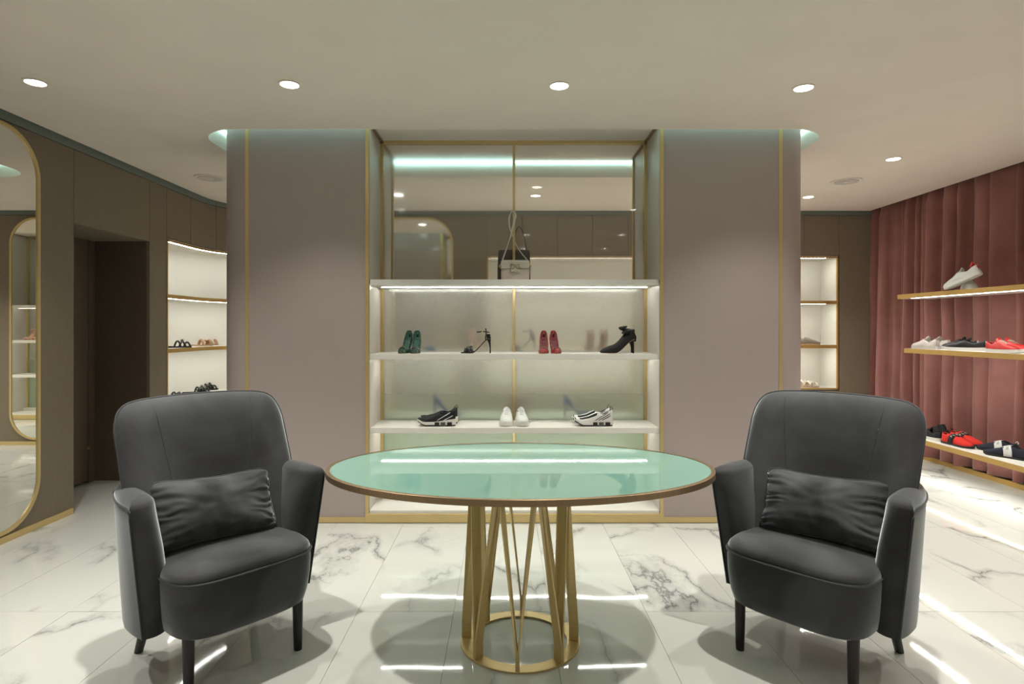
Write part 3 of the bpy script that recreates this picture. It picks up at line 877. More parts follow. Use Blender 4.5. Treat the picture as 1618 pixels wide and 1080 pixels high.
armchair('armchair', 'dark grey velvet armchair left of the table, turned toward it', CHL, math.radians(48))
armchair('armchair', 'dark grey velvet armchair right of the table, in front of the pink curtain', CHR, math.radians(-48))

def pillow(label, chair, rotz, tilt, sgn):
    R = Matrix.Rotation(rotz, 4, 'Z')
    loc = Vector(chair) + R @ Vector((sgn * 0.022, 0.235, 0.463))
    t = thing('lumbar_pillow', label, 'pillow', loc, rotz, group='velvet lumbar pillows')
    A, B = 0.243, 0.135
    def pos(u, v, d):
        cor = (abs(u) * abs(v)) ** 3
        x = u * A * (1 - 0.05 * (1 - abs(v) ** 2)) + math.copysign(0.012, u) * cor
        z = v * B * (1 - 0.09 * (1 - abs(u) ** 2)) + math.copysign(0.012, v) * cor
        # wrinkles radiating from the short sides
        wr_ = 0.0055 * math.sin(v * 26 + 5 * noise.noise(Vector((u * 3, v * 3, sgn)))) * max(0, abs(u) - 0.45) ** 1.0 * 1.6
        wr_ += 0.005 * noise.noise(Vector((u * 4, v * 4, 2 + sgn)))
        dd = d + (wr_ if abs(d) > 1e-4 else 0) * (1 if d > 0 else -1)
        p = Vector((x, -dd, z))
        p = Matrix.Rotation(-0.42, 3, 'X') @ p            # lean on the backrest
        p = Matrix.Rotation(tilt, 3, 'Y') @ p
        return p + Vector((0, 0, B * 0.98))
    V, F = puff(pos, 0.062, p=7, q=2.2, e=1.6, nr=22, na=128)
    mesh('pillow_cover', V, F, M['pillow'], t, smooth=True)
    pts = []
    for k in range(129):
        c, s = sqdir(k, 128); kk = 1 / (abs(c) ** 7 + abs(s) ** 7) ** (1 / 7)
        pts.append(pos(c * kk * 1.005, s * kk * 1.005, 0))
    MB().tube(pts, 0.004, 6, cap=False).build('pillow_piping', M['pillow'], t, smooth=True)
pillow('dark velvet lumbar pillow resting in the left armchair', CHL, math.radians(48), 0.04, -1)
pillow('dark velvet lumbar pillow resting in the right armchair', CHR, math.radians(-48), -0.04, 1)

# ================================================================== SHOES
def foot_w(t, W, point=0.0):
    """half width along the foot, heel t=0, toe t=1"""
    tab = [(0, 0.30), (0.03, 0.58), (0.10, 0.80), (0.25, 0.84), (0.42, 0.82), (0.62, 0.98), (0.74, 1.0), (0.86, 0.92 - point * 0.25), (0.94, 0.70 - point * 0.35), (0.985, 0.40 - point * 0.2), (1, 0.12)]
    return W * lerp(tab, t)
TS = [0, 0.012, 0.03, 0.06, 0.10, 0.15, 0.2, 0.26, 0.32, 0.38, 0.43, 0.48, 0.54, 0.6, 0.66, 0.72, 0.78, 0.84, 0.89, 0.93, 0.96, 0.98, 0.993, 1.0]
def upper(t, name, Lg, W, base, top, collar, op, m_up, m_in, point=0.0, fat=0.8):
    """shoe upper and lining. top(t) crown height, collar(t) rim height in the opening op=(t0,t1)"""
    V = []; UP = []; IN = []; K = 20; kin = set()
    for i, tt in enumerate(TS):
        w_ = foot_w(tt, W, point); b0 = base(tt); isop = op[0] <= tt <= op[1]
        for j in range(K):
            if isop:
                if j <= 6 or j >= K - 7:
                    u = (j if j <= 6 else K - 1 - j) / 6
                    s = 1 if j <= 6 else -1
                    V.append((tt * Lg, s * w_ * (1 - 0.30 * u ** 2), b0 + collar(tt) * u))
                else:
                    kin.add(i * K + j)
                    c = math.cos(pi * (j - 6) / (K - 13) if False else pi * (j - 6.0) / (K - 13.0))
                    V.append((max(tt, 0.05) * Lg, w_ * (0.72 if tt > 0.04 else 0.5) * c, base(max(tt, 0.05)) + 0.010))
            else:
                a = pi * j / (K - 1); c, s = math.cos(a), math.sin(a)
                V.append((tt * Lg, w_ * math.copysign(abs(c) ** fat, c), b0 + top(tt) * abs(s) ** fat))
    for i in range(len(TS) - 1):
        for j in range(K - 1):
            q_ = (i * K + j, i * K + j + 1, (i + 1) * K + j + 1, (i + 1) * K + j)
            (IN if any(k in kin for k in q_) else UP).append(q_)
    UP.append(tuple(range(0, 7)) + tuple(range(K - 7, K)) if op[0] <= 0 else tuple(range(K)))
    UP.append(tuple((len(TS) - 1) * K + j for j in range(K)))
    def sub(faces, nm, m_):
        used = sorted({k for q_ in faces for k in q_}); mp = {k: i for i, k in enumerate(used)}
        me = bpy.data.meshes.new(nm); me.from_pydata([V[k] for k in used], [], [tuple(mp[k] for k in q_) for q_ in faces]); me.update()
        o = link(nm, me, M[m_], t, smooth=True)
        if nm == name:
            smd = o.modifiers.new('s', 'SOLIDIFY'); smd.thickness = 0.0022; smd.offset = -1
        return o
    sub(UP, name, m_up)
    if IN: sub(IN, 'lining', m_in)
def sole(t, name, Lg, W, lo, hi, m_, over=1.05, point=0.0, ext=0.0):
    rings = []
    for tt in TS:
        w_ = foot_w(tt, W, point) * over
        x = (tt - 0.5) * (1 + ext) * Lg + 0.5 * Lg
        rings.append([(x, -w_, lo(tt)), (x, w_, lo(tt)), (x, w_ * 1.0, hi(tt)), (x, -w_ * 1.0, hi(tt))])
    return MB().loft(rings).build(name, M[m_], t, smooth=True)
def cst(v): return lambda t_: v

def sneaker(label, loc, rz, group, up='white_leather', so='white_rubber', inn='white_leather', Lg=0.285, style='court', rot=None, tabm=None, cat='sneaker', tonguem=None, lace='white_band'):
    t = thing('sneaker', label, cat, loc, rz, group, rot=rot)
    W = 0.047
    if style == 'court':
        sole(t, 'rubber_sole', Lg, W, lambda q: 0.0 + 0.006 * sm((q - 0.85) / 0.15), lambda q: 0.030 - 0.004 * math.sin(pi * q), so, 1.06, ext=0.02)
        top = lambda q: lerp([(0, 0.05), (0.4, 0.075), (0.47, 0.072), (0.7, 0.045), (0.9, 0.030), (1, 0.018)], q)
        col = lambda q: lerp([(0, 0.062), (0.1, 0.055), (0.25, 0.040), (0.38, 0.055), (0.5, 0.068)], q)
        upper(t, 'upper', Lg, W, cst(0.022), top, col, (0.0, 0.43), up, inn)
        # tongue, heel tab, laces
        rings = []
        for x_, z_, w_ in ((0.47, 0.080, 0.020), (0.43, 0.094, 0.024), (0.40, 0.105, 0.025), (0.38, 0.113, 0.022), (0.372, 0.117, 0.015)):
            R_ = []
            for j in range(9):
                a_ = -1 + j / 4
                R_.append((x_ * Lg + 0.006 * (1 - a_ * a_) * 0, a_ * w_, z_ - 0.010 * a_ * a_))
            for j in range(8, -1, -1):
                a_ = -1 + j / 4
                R_.append((x_ * Lg - 0.005, a_ * w_ * 0.95, z_ - 0.004 - 0.010 * a_ * a_))
            rings.append(R_)
        MB().loft(rings).build('tongue', M[tonguem or up], t, smooth=True)
        MB().box(-0.0015, 0.005, -0.011, 0.011, 0.050, 0.082).build('heel_tab', M[tabm or up], t, bevel=0.002)
        for i in range(6):
            q = 0.455 + i * 0.043
            z = 0.022 + top(q) + 0.001
            x = q * Lg
            MB().tube([(x, -0.020, z - 0.006), (x, -0.008, z), (x, 0.008, z), (x, 0.020, z - 0.006)], 0.0028, 6).build('lace', M[lace], t, smooth=True)
    elif style == 'runner':       # thick sculpted heel blocks, sock upper, diagonal stripes
        lo = lambda q: 0.030 * sm((q - 0.78) / 0.22) + 0.002
        sole(t, 'midsole', Lg, W, lambda q: 0.012 + 0.026 * sm((q - 0.78) / 0.22) if q > 0.45 else 0.010, lambda q: 0.050 - 0.018 * sm(q / 0.6) + 0.016 * sm((q - 0.8) / 0.2), so, 1.05, ext=0.03)
        sole(t, 'outsole', Lg, W, lambda q: 0.0 + 0.028 * sm((q - 0.76) / 0.24), lambda q: 0.013 + 0.027 * sm((q - 0.76) / 0.24), 'black_rubber', 0.98)
        for i, x in enumerate((0.02, 0.065, 0.108)):
            MB().box(x, x + 0.034, -W * 0.96, W * 0.96, 0.001, 0.030).build('heel_block', M['black_rubber' if i != 1 else 'grey_rubber'], t, bevel=0.002)
        top = lambda q: lerp([(0, 0.05), (0.42, 0.070), (0.7, 0.042), (0.9, 0.030), (1, 0.02)], q)
        col = lambda q: lerp([(0, 0.078), (0.1, 0.070), (0.25, 0.052), (0.38, 0.062), (0.5, 0.07)], q)
        upper(t, 'upper', Lg, W * 0.97, lambda q: 0.034 - 0.012 * sm(q / 0.5) + 0.012 * sm((q - 0.8) / 0.2), top, col, (0.0, 0.38), up, 'black_knit')
        # diagonal stripe tapes on both sides, following the upper
        for k, mm in ((0, 'white_band' if up.startswith('black') else 'black_knit'), (1, 'black_knit'), (2, 'white_band' if up.startswith('black') else 'black_knit')):
            for s in (-1, 1):
                rings = []
                for i in range(11):
                    u = i / 10
                    x = Lg * (0.47 - 0.085 * k - 0.34 * u)
                    if x < 0.012: break
                    q = x / Lg; z = 0.042 + (0.052 - 0.004 * k) * u
                    zb0 = 0.034 - 0.012 * sm(q / 0.5)
                    yy = [foot_w(q, W * 0.97) * (1 - 0.30 * min(1, max(0, (zz - zb0) / max(col(q), 0.03))) ** 2) + 0.0015 for zz in (z - 0.004, z + 0.004)]
                    rings.append([(x + 0.003, s * yy[0], z - 0.004), (x - 0.003, s * yy[1], z + 0.004), (x - 0.003, s * (yy[1] - 0.003), z + 0.004), (x + 0.003, s * (yy[0] - 0.003), z - 0.004)])
                if len(rings) > 2:
                    MB().loft(rings).build('stripe_tape', M[mm], t, smooth=True)
        if up == 'white_leather':      # black lettered panels along the vamp and a black toe guard
            bb_ = lambda q: 0.034 - 0.012 * sm(q / 0.5) + 0.012 * sm((q - 0.8) / 0.2)
            def vp(q, a, off=0.0015):
                w_ = foot_w(q, W * 0.97) + off; c, sn = math.cos(a), math.sin(a)
                return (q * Lg, w_ * math.copysign(abs(c) ** 0.8, c), bb_(q) + (top(q) + off) * sn ** 0.8)
            for sd_ in (0, 1):
                rings = []
                for i in range(12):
                    q = 0.42 + 0.46 * i / 11
                    A0, A1 = (0.24 * pi, 0.40 * pi) if i else (0.26 * pi, 0.38 * pi)
                    angs = [A0 + (A1 - A0) * j / 4 for j in range(5)]
                    if sd_: angs = [pi - a for a in angs]
                    rings.append([vp(q, a) for a in angs] + [vp(q, a, -0.001) for a in reversed(angs)])
                MB().loft(rings).build('vamp_panel', M['black_knit'], t, smooth=True)
            rings = [[vp(q, pi * j / 12) for j in range(13)] + [vp(q, pi * j / 12, -0.001) for j in range(12, -1, -1)] for q in (0.975, 0.985, 0.993, 0.998)]
            MB().loft(rings).build('toe_guard', M['black_rubber'], t, smooth=True)
        MB().tube([(0.006, 0, 0.095), (-0.004, 0, 0.120), (0.006, 0, 0.132), (0.014, 0, 0.118), (0.010, 0, 0.098)], 0.003, 6).build('pull_loop', M['grey_rubber'], t, smooth=True)
    else:                          # slip-on with a lettered band
        sole(t, 'rubber_sole', Lg, W, lambda q: 0.0 + 0.012 * sm((q - 0.85) / 0.15), lambda q: 0.016 + 0.008 * sm((q - 0.85) / 0.15), so, 1.10, ext=0.05)
        top = lambda q: lerp([(0, 0.06), (0.32, 0.088), (0.45, 0.078), (0.7, 0.048), (0.9, 0.030), (1, 0.016)], q)
        col = lambda q: lerp([(0, 0.078), (0.1, 0.068), (0.2, 0.066), (0.32, 0.086)], q)
        bs = cst(0.014)
        upper(t, 'upper', Lg, W, bs, top, col, (0.0, 0.26), up, 'black_knit')
        bandm, letm = tabm
        rings = []
        for q in (0.40, 0.46, 0.52, 0.58):
            w_ = foot_w(q, W) + 0.002; pr = []
            for j in range(17):
                a = pi * j / 16; c, s = math.cos(a), math.sin(a)
                pr.append((q * Lg - 0.03 * abs(c), w_ * math.copysign(abs(c) ** 0.8, c), 0.014 + (top(q) + 0.002) * s ** 0.8))
            rings.append(pr)
        o = MB().loft(rings, cap=False, closed=False).build('band', M[bandm], t, smooth=True)
        sd = o.modifiers.new('s', 'SOLIDIFY'); sd.thickness = 0.003; sd.offset = 0
        def bnd(co):           # letters run over the instep from the inner to the outer side
            a = pi * (0.5 - 0.80 * co.x / 0.150); q = 0.49 - co.y / Lg
            w_ = foot_w(q, W) + 0.0058; c, sn = math.cos(a), math.sin(a)
            return Vector((q * Lg - 0.03 * abs(c), -w_ * math.copysign(abs(c) ** 0.8, -c), 0.014 + (top(q) + 0.0058) * max(sn, 0) ** 0.8))
        text_mesh('lettering', 'PLEIN', 0.030, M[letm], t, (0, 0, 0), (0, 0, 0), 0.0, bend=bnd, space=1.55)
        MB().tube([(0.008, 0, 0.075), (-0.006, 0, 0.095), (0.002, 0, 0.108), (0.014, 0, 0.098)], 0.004, 6, flat=1.0).build('pull_tab', M['black_knit' if up == 'red_knit' else 'white_band'], t, smooth=True)
    return t

def heel_base(Hh, flat=0.62):
    return lambda q: 0.004 + Hh * (1 - sm(q / flat))
def pump(label, loc, rz, group, up, inn, Hh=0.10, Lg=0.215, buckle=True, cat='high heel', open_to=0.70, W=0.037):
    t = thing('pump', label, cat, loc, rz, group)
    bs = heel_base(Hh)
    sole(t, 'outsole', Lg, W, lambda q: bs(q) - 0.004, lambda q: bs(q), 'tan_sole', 0.93, 0.7)
    top = lambda q: lerp([(0, 0.05), (0.6, 0.045), (0.78, 0.038), (0.92, 0.026), (1, 0.010)], q)
    col = lambda q: lerp([(0, 0.056), (0.15, 0.046), (0.4, 0.026), (0.6, 0.024), (0.8, 0.030)], q)
    upper(t, 'upper', Lg, W, bs, top, col, (0.0, open_to), up, inn, point=0.6, fat=0.85)
    MB().tube([(0.020, 0, Hh + 0.002), (0.012, 0, Hh * 0.72), (0.008, 0, Hh * 0.4), (0.008, 0, 0.0)], [0.022, 0.010, 0.006, 0.0055], 12).build('stiletto_heel', M[up], t, smooth=True)
    if buckle:
        br = thing_local = MB()
        for i in range(9):
            a = pi * (0.22 + 0.56 * i / 8); q = 0.80
            y = foot_w(q, W, 0.6) * math.cos(a) * 1.05; z = bs(q) + top(q) * math.sin(a) * 1.05 + 0.003
            br.box(q * Lg - 0.007, q * Lg + 0.007, y - 0.0028, y + 0.0028, z - 0.003, z + 0.004)
        br.build('jewel_buckle', M['silver_jewel'], t, bevel=0.001)
    return t

def arch_strap(t, x0, x1, W, h, z0, m_, r=0.005, name='strap', nseg=16, base=None, flat=None):
    pts = []
    for i in range(nseg + 1):
        a = pi * i / nseg
        pts.append((x0 + (x1 - x0) * i / nseg, W * math.cos(a), z0 + h * math.sin(a)))
    return MB().tube(pts, r, 10, flat=flat).build(name, M[m_], t, smooth=True)

def heel_sandal(label, loc, rz, group, col_, Hh=0.105, Lg=0.20, jewel=False, cat='heeled sandal'):
    t = thing('heeled_sandal', label, cat, loc, rz, group)
    W = 0.035; bs = heel_base(Hh, 0.66)
    sole(t, 'footbed', Lg, W, lambda q: bs(q) - 0.004, lambda q: bs(q) + 0.005, col_, 0.98, 0.6)
    sole(t, 'outsole', Lg, W, lambda q: bs(q) - 0.006, lambda q: bs(q) - 0.003, 'tan_sole', 0.90, 0.6)
    MB().tube([(0.018, 0, Hh + 0.002), (0.010, 0, Hh * 0.7), (0.006, 0, Hh * 0.4), (0.006, 0, 0.0)], [0.018, 0.008, 0.0045, 0.005], 12).build('stiletto_heel', M[col_], t, smooth=True)
    # heel counter and ankle strap
    rings = []
    for i in range(9):
        a = pi / 2 + pi * i / 8
        x = 0.03 + 0.026 * math.cos(a); y = 0.024 * math.sin(a)
        rings.append([(x, y, Hh + 0.003), (x, y, Hh + 0.030), (x * 0.9 + 0.004, y * 0.9, Hh + 0.030), (x * 0.9 + 0.004, y * 0.9, Hh + 0.003)])
    MB().loft(rings).build('heel_counter', M[col_], t, smooth=True)
    pts = [(0.042 + 0.030 * math.cos(2 * pi * i / 20), 0.028 * math.sin(2 * pi * i / 20), Hh + 0.046 + 0.004 * math.cos(2 * pi * i / 20)) for i in range(21)]
    MB().tube(pts, 0.0042, 8, cap=False).build('ankle_strap', M[col_], t, smooth=True)
    for s in (-1, 1):
        MB().tube([(0.040, s * 0.026, Hh * 0.93), (0.036, s * 0.029, Hh + 0.02), (0.034, s * 0.028, Hh + 0.048), (0.038, s * 0.012, Hh + 0.068)], 0.0042, 8).build('side_strap', M[col_], t, smooth=True)
    MB().tube([(0.070, 0.020, Hh + 0.046), (0.100, 0.026, Hh + 0.044)], 0.005, 8).build('strap_end', M[col_], t, smooth=True)
    MB().box(0.056, 0.066, 0.022, 0.031, Hh + 0.040, Hh + 0.052).build('buckle', M['gold_hw'], t, bevel=0.001)
    for x0, x1, h_, r_ in ((0.60, 0.76, 0.026, 0.010), (0.76, 0.62, 0.030, 0.010), (0.72, 0.88, 0.026, 0.011), (0.86, 0.80, 0.022, 0.010)):
        arch_strap(t, Lg * x0, Lg * x1, W * 0.93, h_, 0.007, col_, r_, nseg=14)
    if jewel:
        rnd = random.Random(3)
        for k in range(26):
            x = Lg * rnd.uniform(0.62, 0.93); a_ = rnd.uniform(0.15, 0.85) * pi
            q = W * 0.98 * math.cos(a_); z = 0.012 + (0.042 - abs(x / Lg - 0.74) * 0.05) * math.sin(a_)
            r_ = rnd.uniform(0.0035, 0.006)
            MB().tube([(x - r_, q, z), (x, q, z + 0.001), (x + r_, q, z)], [r_ * 0.4, r_, r_ * 0.4], 6).build('jewel', M['silver_jewel'], t, smooth=True)
        MB().tube([(Lg * 0.70, -0.028, 0.035), (Lg * 0.66, -0.012, 0.052), (Lg * 0.64, 0.0, 0.058)], [0.004, 0.007, 0.004], 8).build('jewel_bow', M['silver_jewel'], t, smooth=True)
    return t

def slide(label, loc, rz, group, strap, so, n=4, Lg=0.25, cat='sandal', knot=False):
    t = thing('flat_sandal', label, cat, loc, rz, group)
    W = 0.042
    sole(t, 'footbed', Lg, W, cst(0.0), lambda q: 0.014 + 0.004 * (1 - sm(q / 0.5)), so, 1.0)
    for k in range(n):
        x0 = Lg * (0.50 + 0.34 * k / max(1, n - 1))
        arch_strap(t, x0 - 0.018, x0 + 0.018, W * 0.97, 0.052 - 0.006 * k, 0.012, strap, 0.0085 if n > 2 else 0.014)
    if n <= 4:
        arch_strap(t, Lg * 0.82, Lg * 0.52, W * 0.97, 0.050, 0.012, strap, 0.008)
    if knot:
        MB().tube([(Lg * 0.62, -0.018, 0.058), (Lg * 0.66, 0, 0.070), (Lg * 0.70, 0.018, 0.058)], [0.006, 0.014, 0.006], 10).build('knot', M[strap], t, smooth=True)
        for k in range(5):
            y = -0.03 + 0.015 * k
            MB().tube([(Lg * 0.58, y, 0.05), (Lg * 0.6, y, 0.056)], 0.0045, 6).build('stud', M['silver_jewel'], t)
    return t

D = math.radians
YS = 4.245
sx_px = lambda px: (px - 799) / 950 * YS
# ---- middle shelf (front side)
z2 = SH[1][0]
ga = 'emerald pumps on the middle display shelf'; gb = 'red pumps on the middle display shelf'
YT = YS - 0.055          # toes near the front edge
pump('emerald velvet pump with jewelled buckle, left one of its pair', (sx_px(641.5) + 0.012, YT + 0.15, z2), D(-98), ga, 'green_velvet', 'green_lining')
pump('emerald velvet pump with jewelled buckle, right one of its pair', (sx_px(656.5), YT + 0.15, z2), D(-88), ga, 'green_velvet', 'green_lining')
heel_sandal('black high-heeled ankle-strap sandal with jewelled toe', (sx_px(776), YS - 0.01, z2), D(180), 'black sandals on the middle display shelf', 'black_leather', Lg=0.212, jewel=True)
pump('red brocade pump with jewelled buckle, left one of its pair', (sx_px(860.5), YT + 0.15, z2), D(-94), gb, 'red_brocade', 'red_lining')
pump('red brocade pump with jewelled buckle, right one of its pair', (sx_px(875.5), YT + 0.15, z2), D(-86), gb, 'red_brocade', 'red_lining')

def bootie(label, loc, rz, group):
    t = thing('ankle_boot', label, 'boot', loc, rz, group)
    Hh, Lg, W = 0.095, 0.235, 0.036; bs = heel_base(Hh, 0.60)
    sole(t, 'outsole', Lg, W, lambda q: bs(q) - 0.004, lambda q: bs(q), 'tan_sole', 0.9, 0.8)
    top = lambda q: lerp([(0, 0.075), (0.28, 0.078), (0.45, 0.066), (0.7, 0.048), (0.88, 0.030), (1, 0.010)], q)
    col = lambda q: lerp([(0, 0.070), (0.15, 0.072), (0.35, 0.076)], q)
    upper(t, 'upper', Lg, W, bs, top, col, (0.0, 0.26), 'black_suede', 'dark_lining', point=0.9)
    MB().tube([(0.022, 0, Hh), (0.012, 0, Hh * 0.7), (0.008, 0, Hh * 0.4), (0.008, 0, 0.0)], [0.021, 0.010, 0.006, 0.006], 12).build('stiletto_heel', M['black_suede'], t, smooth=True)
    for k in range(5):      # gathered bow round the ankle
        a = k * 1.3
        pts = [(0.045 + 0.030 * math.cos(a + 0.5 * i) + 0.004 * i, 0.034 * math.sin(a + 0.5 * i), Hh + 0.045 + 0.006 * k + 0.004 * i) for i in range(7)]
        MB().tube(pts, [0.006, 0.010, 0.012, 0.011, 0.010, 0.009, 0.005], 8).build('ankle_bow', M['black_suede'], t, smooth=True)
    MB().tube([(0.004, -0.03, Hh + 0.06), (-0.012, -0.036, Hh + 0.02), (-0.010, -0.03, Hh - 0.012)], [0.006, 0.011, 0.008], 8).build('bow_tail', M['black_suede'], t, smooth=True)
    return t
bootie('black suede stiletto ankle boot with ankle bow, nearer one of its pair', (sx_px(1001), YS - 0.03, z2), D(180), 'black ankle boots on the middle display shelf')
bootie('black suede stiletto ankle boot with ankle bow, farther one of its pair', (sx_px(997) + 0.028, YS + 0.07, z2), D(180), 'black ankle boots on the middle display shelf')

# ---- low shelf (front side)
z3 = SH[2][0]
gs = 'black stretch runners on the low display shelf'
sneaker('black sock runner with white stripe tapes, nearer one of its pair', (sx_px(720), YS - 0.03, z3), D(180), gs, up='black_knit', so='white_rubber', style='runner', Lg=0.262)
sneaker('black sock runner with white stripe tapes, farther one of its pair', (sx_px(721), YS + 0.08, z3), D(180), gs, up='black_knit', so='white_rubber', style='runner', Lg=0.262)
gw = 'white court sneakers on the low display shelf'
sneaker('white leather court sneaker facing out of the shelf, left one of its pair', (sx_px(801.5), YS + 0.20, z3), D(-92), gw, inn='dark_lining', tonguem='white_leather', lace='white_leather')
sneaker('white leather court sneaker facing out of the shelf, right one of its pair', (sx_px(823), YS + 0.20, z3), D(-88), gw, inn='dark_lining', lace='white_leather')
gx = 'white runners on the low display shelf'
sneaker('white sock runner with black stripe tapes, nearer one of its pair', (sx_px(966), YS - 0.03, z3), D(180), gx, up='white_leather', so='white_rubber', style='runner', Lg=0.262)
sneaker('white sock runner with black stripe tapes, farther one of its pair', (sx_px(966), YS + 0.08, z3), D(180), gx, up='white_leather', so='white_rubber', style='runner', Lg=0.262)

# ---- things behind the frosted glass, on the rear shelves
YQ = 4.70
qx = lambda px: (px - 799) / 950 * YQ
gr = 'shoes on the rear shelves, blurred behind frosted glass'
heel_sandal('pale blue heeled sandal blurred behind the frosted glass', (qx(650), YQ, z2), D(8), gr, 'blue_satin')
heel_sandal('nude heeled sandal blurred behind the black sandal', (qx(742), YQ + 0.06, z2), D(70), gr, 'nude_leather')
heel_sandal('grey heeled sandal blurred beside the red pumps', (qx(846), YQ, z2), D(170), gr, 'grey_satin')
heel_sandal('nude heeled sandal behind glass near the black boots, left one', (qx(934), YQ + 0.0, z2), D(90), gr, 'nude_leather')
heel_sandal('nude heeled sandal behind glass near the black boots, right one', (qx(955), YQ + 0.0, z2), D(90), gr, 'nude_leather')
pump('cobalt pump blurred behind the black runners', (qx(686), YQ - 0.02, z3), D(0), gr, 'cobalt_satin', 'nude_leather', Hh=0.11)
pump('dusty pink pump behind the white court sneakers, left one', (qx(811), YQ + 0.02, z3), D(90), gr, 'pink_satin', 'nude_leather', Hh=0.11, buckle=False)
pump('dusty pink pump behind the white court sneakers, right one', (qx(829), YQ + 0.02, z3), D(90), gr, 'pink_satin', 'nude_leather', Hh=0.11, buckle=False)
pump('cobalt pump blurred behind the white runners', (qx(891), YQ - 0.02, z3), D(0), gr, 'cobalt_satin', 'nude_leather', Hh=0.11)

# ---- handbag on the top shelf
z1 = SH[0][0]
hb = thing('handbag', 'small beige quilted shoulder bag with gold letter clasp on the top shelf', 'handbag', (sx_px(814) , YS, z1), 0, None)
def rb(mb, w0, w1, d, h0, h1, r=0.02, n=6):
    pass
def bag_body(W_, D_, H_, m_, t, nm='bag_body'):
    rings = []
    for z, k in ((0, 0.94), (0.006, 0.985), (0.02, 1.0), (H_ * 0.5, 1.0), (H_ * 0.85, 0.97), (H_ - 0.008, 0.94), (H_, 0.88)):
        P = []
        for i in range(40):
            a = 2 * pi * i / 40; c, s = math.cos(a), math.sin(a); kk = 1 / (abs(c) ** 5 + abs(s) ** 5) ** 0.2
            P.append((c * kk * W_ / 2 * k, s * kk * D_ / 2 * (k if z > 0.01 else k), z))
        rings.append(P)
    return MB().loft(rings).build(nm, m_, t, smooth=True)
m = M['bag_leather']; b = m.node_tree.nodes['Principled BSDF']
ck = N(m, 'ShaderNodeTexVoronoi'); ck.inputs['Scale'].default_value = 70; L(m, coords(m), ck.inputs['Vector']); bump(m, ck.outputs['Distance'], 0.35, 0.004)
bag_body(0.200, 0.072, 0.132, M['bag_leather'], hb)
# flap
rings = []
for x, k in ((-0.0985, 0.9), (-0.094, 1), (0.094, 1), (0.0985, 0.9)):
    rings.append([(x, 0.030, 0.126), (x, 0.030, 0.138 * k + 0.0132), (x, -0.034, 0.1385), (x, -0.0445, 0.128), (x, -0.0445, 0.084 + (1 - k) * 0.05), (x, -0.038, 0.084 + (1 - k) * 0.05), (x, -0.036, 0.124)])
MB().loft(rings).build('flap', M['bag_leather'], hb, bevel=0.002)
MB().box(-0.032, 0.032, -0.052, -0.044, 0.060, 0.118).build('clasp_tab', M['bag_leather'], hb, bevel=0.002)
text_mesh('clasp_letters', 'DG', 0.047, M['gold_hw'], hb, (0, -0.0545, 0.094), (pi / 2, 0, 0), 0.002, xs=1.05)
for s in (-1, 1):
    MB().tube([(s * 0.100, 0, 0.085), (s * 0.110, 0, 0.105), (s * 0.104, 0, 0.118)], [0.004, 0.007, 0.004], 8).build('ring', M['gold_hw'], hb, smooth=True)
pts = [(-0.106, 0.0, 0.10), (-0.085, 0.01, 0.16), (-0.055, 0.03, 0.25), (-0.03, 0.06, 0.33), (-0.015, 0.10, 0.40), (0.002, 0.15, 0.47), (0.006, 0.18, 0.505), (-0.006, 0.195, 0.528),
       (-0.022, 0.19, 0.525), (-0.038, 0.175, 0.49), (-0.042, 0.15, 0.44), (-0.034, 0.11, 0.38), (-0.014, 0.07, 0.32), (0.012, 0.035, 0.25), (0.05, 0.01, 0.19), (0.09, 0.0, 0.14), (0.105, 0.0, 0.105)]
# smooth the strap path
MB().tube(cat_rom(pts), 0.0075, 8, flat=0.5).build('strap', M['bag_leather'], hb, smooth=True)

rb_ = thing('handbag', 'dark brown shoulder bag standing behind the glass at the back of the beige bag', 'handbag', (qx(812), 4.68, z1), 0, None)
bag_body(0.255, 0.09, 0.27, M['brown_leather'], rb_)
MB().tube(cat_rom([(0.0, 0.0, 0.27), (0.01, 0.02, 0.40), (0.04, 0.03, 0.46), (0.075, 0.02, 0.40), (0.10, 0.0, 0.26)]), 0.006, 8, flat=0.5).build('strap', M['brown_leather'], rb_, smooth=True)
MB().box(-0.03, 0.03, 0.045, 0.05, 0.11, 0.15).build('clasp', M['gold_hw'], rb_, bevel=0.001)

# ---- left curved niche
def on_path(s, d): x, y, nx, ny = path(s); return x + nx * d, y + ny * d
def s_of_px(px, d):
    best = min((abs(799 + 950 * on_path(s, d)[0] / on_path(s, d)[1] - px), s) for s in [SN0 + i * 0.005 for i in range(int((SN1 - SN0) / 0.005))])
    return best[1]
def lp(px, d, z): s = s_of_px(px, d); x, y = on_path(s, d); return (x, y, z)
zA, zB = 1.138, NZ0
gl = 'flat sandals on the curved niche shelves'
def xp(px, X, z): return (X, X * 950 / (px - 799), z)
slide('tan flat sandal on the middle niche shelf, left one of its pair', xp(299, -3.34, zA), D(38), gl, 'tan', 'tan_sole', 2, Lg=0.23)
slide('tan flat sandal on the middle niche shelf, right one of its pair', xp(309, -3.42, zA), D(38), gl, 'tan', 'tan_sole', 2, Lg=0.23)
slide('glossy black sandal at the left end of the middle niche shelf', xp(258, -3.31, zA), D(42), gl, 'black_leather', 'black_rubber', 3, knot=True)
slide('black strappy studded sandal on the niche floor, nearer one', xp(290, -3.35, zB), D(36), gl, 'black_leather', 'black_rubber', 4, knot=True, Lg=0.26)
slide('black strappy studded sandal on the niche floor, farther one', xp(304, -3.42, zB), D(36), gl, 'black_leather', 'black_rubber', 4, knot=True, Lg=0.26)
slide('black sandal at the left end of the niche floor', xp(252, -3.30, zB), D(42), gl, 'black_leather', 'black_rubber', 3)
bt = thing('handbag', 'dark patterned bag at the right end of the top niche shelf', 'handbag', lp(367, -0.15, 1.642), D(-40))
bag_body(0.16, 0.07, 0.26, M['brown_leather'], bt)
